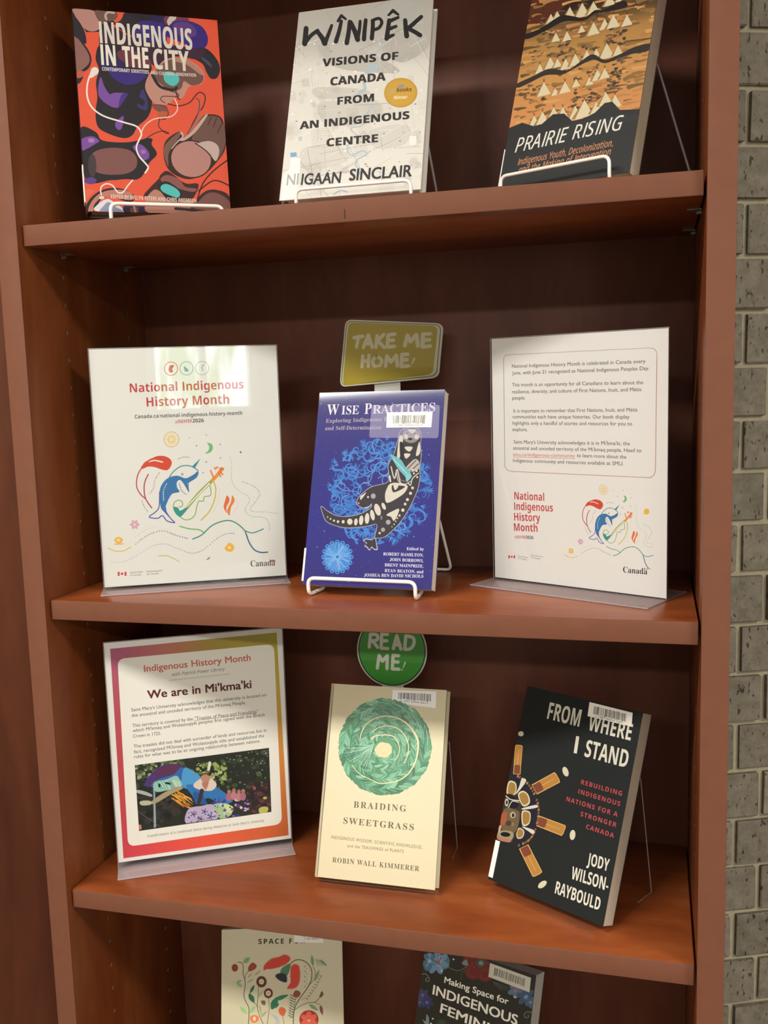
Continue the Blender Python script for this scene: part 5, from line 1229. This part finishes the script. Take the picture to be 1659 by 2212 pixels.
p.text('INDIGENOUS WISDOM, SCIENTIFIC KNOWLEDGE,', (203, 1695), (930, 1780), 26, '#6f6850', 'sans', 0.0, track=.1); p.text('and the TEACHINGS of PLANTS', (333, 1765), (783, 1812), 25, '#6f6850', 'sans', 0.0, track=.08)
p.text('ROBIN WALL KIMMERER', (212, 1885), (907, 1960), 42, '#6a6048', 'serifb', -0.022, track=.08)
p.build('cover_print', P_SATIN, c, -0.0001)
sticker(root, [(195, 465), (1120, 518), (1035, 2115), (55, 2000)], w, h, ((692, 517), (1038, 530), (1035, 660), (688, 618)), 5, '3 1987 00004 840 9', area=(.14, .18, .88, .62), base='#dcdcda')
acrylic_stand((o[0], o[1]), -0.008, S3, 0.004, 0.1490, 0.0235, 0.389, 0.126, o[2]-S3, 'clear acrylic stand under the cream braided-wreath hardcover, third shelf')

# ---- dark paperback with carved mask, right
o = (0.4837, 0.1072, 0.5888)
root = empty('paperback_book', (o[0], o[1], o[2]+LIFT), -0.506, 0.363)
tag(root, 'black paperback titled From Where I Stand with carved wooden mask, right on third shelf', 'book', 'books standing face out on the shelves')
w, h = 0.1536, 0.2277
cF = plain('charcoal_cover', (0.016, 0.017, 0.018), 0.5, coat=0.1)
c = softcover(root, w, h, 0.0215, cF, page_mat('warm_page_edges', (0.50, 0.42, 0.33), (2, 3000, 2)))
p = Print([(390, 85), (1380, 320), (1035, 2140), (60, 1735)], w, h, 0.80)
p.full('#212424')
def ray_(x0, y0, x1, y1, wd_):
    dx, dy = x1-x0, y1-y0; L = math.hypot(dx, dy); dx /= L; dy /= L; nx, ny = -dy*wd_/2, dx*wd_/2
    def Q(a, b, c_, k=1.0):
        p.poly([(x0+dx*a+nx*k, y0+dy*a+ny*k), (x0+dx*b+nx*k*1.05, y0+dy*b+ny*k*1.05), (x0+dx*(b+8)+nx*.6*k, y0+dy*(b+8)+ny*.6*k), (x0+dx*(b+8)-nx*.6*k, y0+dy*(b+8)-ny*.6*k), (x0+dx*b-nx*k*1.05, y0+dy*b-ny*k*1.05), (x0+dx*a-nx*k, y0+dy*a-ny*k)], c_, False)
    Q(0, L, '#d9a968'); Q(4, L-6, '#b5823f', .86); Q(4, L*.30, '#7d4632', .78)
    p.line([(x0+dx*L*.34, y0+dy*L*.34), (x0+dx*L*.86, y0+dy*L*.86)], 4, '#d8ae6e', False)
ray_(300, 845, 318, 600, 62); ray_(450, 975, 645, 870, 96); ray_(478, 1240, 700, 1325, 92); ray_(360, 1460, 478, 1695, 88)
for x, y, r_ in ((335, 497, 0), (717, 822, -.35), (777, 1362, .1), (520, 1782, .9)): p.ell(x, y, 24, 43 if r_ else 22, '#d5cfb2', r_)
disc = [(240, 850), (310, 860), (390, 920), (450, 1010), (485, 1120), (480, 1230), (450, 1340), (400, 1410), (320, 1450), (240, 1420), (160, 1400), (120, 1395), (200, 1000)]
p.poly(disc, '#22232e')
for k in range(26):
    t_ = k/25; i = smooth_pts([(310, 860), (390, 920), (450, 1010), (485, 1120), (480, 1230), (450, 1340), (400, 1410), (320, 1450)], False, 4); q = i[int(t_*(len(i)-1))]; p.ell(q[0], q[1], 9, 13, '#7c5238' if k % 2 else '#a07858', .5)
for q in ([(232, 905), (290, 915), (298, 980), (270, 1030), (215, 1010)], [(312, 1010), (355, 985), (400, 1020), (412, 1090), (360, 1120), (325, 1070)], [(345, 1160), (405, 1160), (420, 1200), (405, 1270), (350, 1280)], [(325, 1300), (365, 1330), (350, 1385), (305, 1390), (300, 1330)]):
    p.poly(q, '#d8cca8'); cx_ = sum(a for a, _ in q)/len(q); cy_ = sum(b for _, b in q)/len(q); p.poly([(cx_+(a-cx_)*.78, cy_+(b-cy_)*.8) for a, b in q], '#a07c44')
for q in ([(345, 880), (380, 905), (290, 1020), (320, 950)], [(345, 1135), (465, 1105), (470, 1130), (360, 1145)], [(345, 1290), (445, 1320), (440, 1355), (400, 1330)]): p.poly(q, '#d4cfc0')
p.poly([(215, 1010), (290, 1030), (340, 1110), (330, 1230), (290, 1370), (250, 1420), (150, 1400), (130, 1390), (200, 1050)], '#3b342c')
p.poly([(195, 1140), (300, 1150), (325, 1180), (310, 1290), (270, 1350), (200, 1340), (170, 1290)], '#6f5c42')
p.poly([(215, 1020), (270, 1030), (320, 1080), (300, 1130), (230, 1120)], '#1c1d26'); p.line([(210, 1030), (250, 1060), (330, 1070)], 9, '#cfc8b4'); p.ell(215, 1085, 16, 34, '#c4bda4'); p.ell(216, 1085, 8, 18, '#1a1a20'); p.line([(230, 1130), (262, 1075), (320, 1085)], 7, '#cfc8b4')
p.poly([(175, 1180), (215, 1170), (205, 1260), (165, 1275)], '#a8583c'); p.ell(268, 1192, 24, 27, '#b7ab8c'); p.ell(270, 1194, 11, 17, '#2c2620'); p.ell(232, 1262, 26, 22, '#4a3c2c'); p.ell(266, 1270, 13, 16, '#8a7450')
p.poly([(150, 1330), (250, 1330), (275, 1365), (240, 1415), (140, 1398)], '#9c9070'); p.ell(205, 1357, 42, 20, '#1c1814', .1); p.poly([(150, 1290), (170, 1280), (160, 1330), (145, 1345)], '#b8a88c'); p.poly([(140, 1370), (190, 1390), (250, 1400), (240, 1425), (150, 1405)], '#b07860')
WH = '#ddd8c8'
p.text('FROM', (556, 366), (832, 437), 146, WH, 'bold', 0.004); p.text('WHERE', (905, 463), (1272, 556), 140, WH, 'bold', 0.004); p.text('I', (786, 662), (813, 668), 148, WH, 'bold', 0.0); p.text('STAND', (876, 690), (1240, 790), 148, WH, 'bold', 0.004)
for s__, a, b in (('REBUILDING', (848, 928), (1196, 1030)), ('INDIGENOUS', (824, 1008), (1180, 1118)), ('NATIONS FOR A', (722, 1072), (1158, 1208)), ('STRONGER', (842, 1200), (1148, 1298)), ('CANADA', (890, 1308), (1126, 1388))): p.text(s__, a, b, 40, '#bf4a50', 'bold', 0.0, track=.1)
p.text('JODY', (897, 1612), (1080, 1672), 104, WH, 'bold', 0.004); p.text('WILSON-', (762, 1732), (1075, 1838), 108, WH, 'bold', 0.004); p.text('RAYBOULD', (624, 1855), (1003, 2003), 108, WH, 'bold', 0.004)
p.build('cover_print', P_MATTE, c, -0.0001)
sticker(root, [(390, 85), (1380, 320), (1035, 2140), (60, 1735)], w, h, ((925, 225), (1295, 318), (1285, 436), (908, 346)), 7, '3 1987 00010 1007', area=(.12, .2, .86, .74))
spine_label(root, 0.003, 0.045, 0.0185, 0.0062, -0.0004)
acrylic_stand((o[0], o[1]), -0.506, S3, 0.006, 0.1475, 0.0215, 0.363, 0.113, o[2]-S3, 'clear acrylic stand under the black mask paperback, right on third shelf')

# ================================================================== FOURTH SHELF
o = (0.1412, 0.0727, 0.2392)
root = empty('paperback_book', (o[0], o[1], o[2]+LIFT), 0.28, 0.3502)
tag(root, 'cream paperback with red flowers and vines, partly hidden at left on lowest visible shelf', 'book', 'books standing face out on the shelves')
w, h = 0.1588, 0.2304
cG = plain('beige_cover', (0.43, 0.385, 0.255), 0.5)
c = softcover(root, w, h, 0.010, cG)
CG = [(104, 156), (1537, 105), (1587, 2412), (96, 2468)]
p = Print(CG, w, h, 0.85); rr = random.Random(41)
GN, ST_ = '#4d7a58', '#5c5a3c'
for q, wd_ in (([(295, 545), (340, 550), (362, 600), (360, 680), (382, 760), (382, 850), (370, 930), (385, 1000), (425, 1080), (430, 1180), (420, 1320)], 9), ([(382, 740), (400, 680), (440, 640)], 6), ([(545, 840), (538, 960), (530, 1080), (560, 1190), (600, 1290), (610, 1400)], 7), ([(662, 970), (672, 1080), (660, 1200), (640, 1320)], 6),
    ([(930, 560), (985, 520), (1060, 520), (1130, 560), (1178, 640), (1175, 750), (1130, 850), (1050, 960), (990, 1060), (965, 1160), (960, 1320)], 11), ([(980, 1110), (1060, 1060), (1140, 1030), (1220, 1020), (1270, 975)], 7), ([(1150, 820), (1210, 740), (1220, 650), (1195, 600)], 6), ([(495, 1030), (540, 1080)], 6), ([(1210, 1025), (1290, 1060), (1300, 1090)], 5), ([(830, 1180), (850, 1280)], 5), ([(1060, 990), (1150, 950), (1240, 830), (1300, 700)], 3)):
    p.line(q, wd_, ST_)
def leaf(x0, y0, x1, y1, wd_, cc):
    mx_, my_ = (x0+x1)/2, (y0+y1)/2; dx, dy = x1-x0, y1-y0; L = math.hypot(dx, dy); nx, ny = -dy/L*wd_/2, dx/L*wd_/2
    p.poly([(x0, y0), (mx_+nx-dx*.12, my_+ny-dy*.12), (mx_+nx*.7+dx*.25, my_+ny*.7+dy*.25), (x1, y1), (mx_-nx*.7+dx*.25, my_-ny*.7+dy*.25), (mx_-nx-dx*.12, my_-ny-dy*.12)], cc, True, 3); p.line([(x0, y0), (x1, y1)], 2.5, '#3f5a44')
for a in ((368, 555, 438, 488, 60, '#83a374'), (340, 760, 280, 790, 30, '#8fa67c'), (345, 840, 278, 785, 46, '#94ab80'), (402, 1160, 325, 1080, 62, '#9cb884'), (440, 1150, 505, 1070, 58, '#9cb884'), (430, 920, 495, 1030, 60, '#2f6b4c'), (495, 820, 440, 920, 34, '#2f6b4c'), (420, 730, 465, 675, 22, '#a3a888'), (500, 700, 570, 645, 22, '#a3a888'), (410, 790, 480, 745, 20, '#a3a888'),
    (700, 1110, 770, 960, 80, '#2f6b4c'), (730, 1000, 900, 935, 50, '#3a7656'), (720, 1090, 790, 1040, 40, '#2f6b4c'), (1195, 590, 1180, 460, 40, '#7a9474'), (1360, 590, 1280, 515, 34, '#7a9474'), (1210, 770, 1270, 640, 40, '#8a9478'), (1150, 1050, 1255, 1120, 44, '#6f9878'), (580, 1200, 640, 1130, 34, '#a3a888'), (560, 1060, 580, 1180, 26, '#a9ab88'), (545, 960, 600, 880, 26, '#a9ab88')): leaf(*a)
for i in range(9): leaf(960-i*6+20, 960+i*30, 900-i*2+14, 930+i*30, 12, '#5a6450'); leaf(955-i*6+20, 970+i*30, 1000-i*4, 950+i*30, 12, '#5a6450')
for i in range(6): p.line([(1235+i*14, 510+i*4), (1240+i*13, 580+(i % 3)*10)], 8, '#6f7c66', w1=2)
for i in range(9): leaf(1300-i*20, 720+i*34, 1270-i*20, 700+i*34, 12, '#8a8e78'); leaf(1110+(i % 2)*6, 600+i*30, 1085+(i % 2)*40, 590+i*30, 12, '#8a8e78')
def fuzzy(q, cc, s_=16):
    b = smooth_pts(q, True, 8); cx_ = sum(a for a, _ in b)/len(b); cy_ = sum(a for _, a in b)/len(b); out = []
    for i, (x, y) in enumerate(b):
        k = s_ if i % 2 else 0; L = math.hypot(x-cx_, y-cy_) or 1; out.append((x+(x-cx_)/L*k, y+(y-cy_)/L*k))
    p.poly(out, cc, False)
fuzzy([(615, 640), (620, 580), (700, 510), (780, 490), (850, 460), (905, 480), (915, 520), (860, 570), (780, 600), (700, 620), (640, 625)], '#bf4436'); fuzzy([(975, 575), (1025, 600), (1035, 700), (1020, 800), (970, 850), (890, 850), (930, 780), (930, 680), (935, 610)], '#c24638')
p.poly([(925, 560), (915, 640), (890, 700), (860, 700), (805, 670), (830, 610)], GN); fuzzy([(800, 680), (870, 700), (875, 780), (800, 760), (750, 710)], '#2f2f38', 12)
for x, y in ((580, 778), (662, 916)): p.ell(x, y, 62 if x < 600 else 54, 68 if x < 600 else 60, '#5c3836'); p.ell(x, y, 30, 32, '#d6c898'); p.ell(x, y, 20, 21, '#c9b880'); p.ell(x, y, 6, 6, '#5a4a28')
p.ell(262, 612, 38, 46, '#8a3c34'); p.poly([(425, 600), (470, 550), (520, 580), (510, 620), (460, 650), (425, 650)], '#94443a'); p.poly([(960, 920), (990, 880), (1040, 900), (1040, 940), (1000, 970), (965, 950)], '#8a4c3c')
p.poly([(785, 1110), (820, 1080), (870, 1110), (865, 1150), (840, 1190), (795, 1160)], '#c0603c'); p.poly([(1270, 960), (1300, 890), (1320, 930), (1290, 965)], '#6a5030'); p.poly([(1275, 1070), (1310, 1090), (1312, 1175), (1280, 1130)], '#7c4c50'); fuzzy([(580, 1010), (620, 1010), (620, 1050), (590, 1045)], '#6a5c3c', 10)
p.poly([(450, 1190), (500, 1175), (545, 1200), (535, 1250), (480, 1270), (445, 1230)], '#d07850'); p.ell(495, 1220, 16, 26, '#e8c49c')
p.ell(1147, 1230, 115, 112, '#9c3428')
for a in range(6): p.ell(1147+62*math.cos(a*1.047+.5), 1235+62*math.sin(a*1.047+.5), 42, 32, '#cc5c48', a*1.047+.5)
p.ell(1147, 1240, 20, 20, '#d88a70')
for i in range(5): p.line([(690+i*18, 1160+i*8), (740+i*14, 1220+i*10), (760+i*8, 1290)], 8, '#9ca8b0', w1=3)
for _ in range(16):
    x, y = rr.uniform(200, 1400), rr.uniform(1350, 2200); leaf(x, y, x+rr.uniform(-80, 80), y-90, 40, rr.choice(('#83a374', '#2f6b4c', '#b85040')))
p.text('SPACE FOR', (543, 327), (1100, 318), 58, '#3a3220', 'bold', 0.006, track=.16)
p.text('INDIGENOUS', (1367, 948), (1372, 1700), 50, '#3a3220', 'bold', 0.006, track=.16); p.text('MAKING', (278, 1700), (274, 1110), 50, '#3a3220', 'bold', 0.006, track=.16)
p.build('cover_print', P_MATTE, c, -0.0001)
sticker(root, CG, w, h, ((975, 110), (1330, 120), (1320, 312), (970, 308)), 9, '3 1987 00004 2', area=(.30, .15, .9, .62), base='#cfcac4')
acrylic_stand((o[0], o[1]), 0.28, S4, 0.006, 0.150, 0.010, 0.3502, 0.12, o[2]-S4, 'clear acrylic stand behind the cream flower paperback, lowest visible shelf')

o = (0.3658, 0.1172, 0.2365)
root = empty('paperback_book', (o[0], o[1], o[2]+LIFT), -0.3107, 0.3236)
tag(root, 'dark floral paperback titled Making Space for Indigenous Feminism, right on lowest visible shelf', 'book', 'books standing face out on the shelves')
w, h = 0.1536, 0.2293
cH = plain('near_black_cover', (0.035, 0.033, 0.028), 0.5)
c = softcover(root, w, h, 0.0275, cH, M_PAGEW)
CH = [(210.5, 258), (1442, 663), (1171.6, 2958), (-74.6, 2387)]
p = Print(CH, w, h, 1.2); rr = random.Random(51)
p.full('#2d2c26')
def petals(x, y, r_, n, cc, c2, k=.5):
    for a in range(n): t_ = a*6.283/n+.3; p.ell(x+r_*.6*math.cos(t_), y+r_*.6*math.sin(t_), r_*.5, r_*k*.6, cc, t_)
    p.ell(x, y, r_*.25, r_*.25, c2)
p.poly([(300, 420), (460, 450), (450, 580), (300, 600), (200, 600), (190, 500)], '#4a6170'); petals(330, 510, 130, 7, '#5f7c90', '#9a5a58', .45); petals(250, 500, 90, 5, '#46637a', '#6d8ca0')
for q in ([(330, 430), (380, 480), (360, 540)], [(220, 480), (300, 520), (400, 590)], [(260, 430), (220, 560)]): p.line(q, 6, '#86a4b4')
p.dots([(345, 435), (375, 470), (350, 500), (360, 525)], 12, '#8a4038')
for x, y, r_ in ((735, 620, 90), (870, 640, 95), (700, 500, 80), (820, 520, 80), (880, 560, 70)): p.ell(x, y, r_, r_*.95, '#5c2a26'); p.line([(x+r_*.6*math.cos(a*.5), y+r_*.6*math.sin(a*.5)) for a in range(12)], 5, '#7c3a34')
p.ell(825, 520, 58, 48, '#3e4640'); p.ell(825, 520, 26, 24, '#6a7468')
p.line([(670, 550), (600, 600), (520, 595), (450, 560)], 8, '#5c6658'); p.poly([(610, 520), (660, 480), (680, 540), (640, 545)], '#647470'); p.line([(600, 700), (610, 640), (660, 590)], 6, '#4a5240')
p.line([(150, 650), (200, 640), (240, 680), (245, 715), (215, 725), (208, 695), (228, 685)], 6, '#7c8078'); p.line([(1400, 1080), (1350, 1065), (1310, 1090), (1320, 1130), (1355, 1125), (1350, 1098)], 6, '#7c8078')
petals(170, 880, 70, 6, '#3f3f5e', '#5a5a80'); petals(220, 960, 70, 6, '#36385a', '#5a5a80'); petals(140, 960, 50, 5, '#3f3f5e', '#5a5a80')
petals(1210, 830, 80, 5, '#506478', '#8a5a60', .6); petals(1330, 900, 100, 6, '#3c4c64', '#6a7c94', .5); petals(1380, 960, 60, 5, '#46586e', '#6a7c94')
for k in range(8): p.line([(960, 730), (980+k*22, 760+rr.uniform(-20, 50)), (1040+k*20, 800+rr.uniform(-20, 40))], 3, '#4c5048')
p.poly([(215, 1095), (240, 1130), (240, 1203), (200, 1203), (170, 1150), (205, 1170)], '#6f7c80'); p.ell(380, 1190, 50, 40, '#2f4030')
p.dots([(517, 478), (384, 606), (1205, 900), (285, 1143), (265, 1198)], 11, '#b9bcb4')
TXH = '#d3d0c4'
p.text('Making Space for', (412, 738), (1130, 985), 72, TXH, 'sans', 0.018); p.text('INDIGENOUS', (280, 866), (1230, 1215), 112, TXH, 'sans', 0.020); p.text('FEMINISM', (363, 1070), (1150, 1400), 112, TXH, 'sans', 0.020)
p.build('cover_print', P_MATTE, c, -0.0001)
sticker(root, CH, w, h, ((930, 518), (1388, 684), (1370, 848), (910, 672)), 12, '', area=(.12, .22, .86, .72), base='#b9b5a6', ink='#4a4640')
acrylic_stand((o[0], o[1]), -0.3107, S4, 0.006, 0.1475, 0.0275, 0.3236, 0.12, o[2]-S4, 'clear acrylic stand behind the dark floral paperback, lowest visible shelf')
bpy.context.view_layer.update()
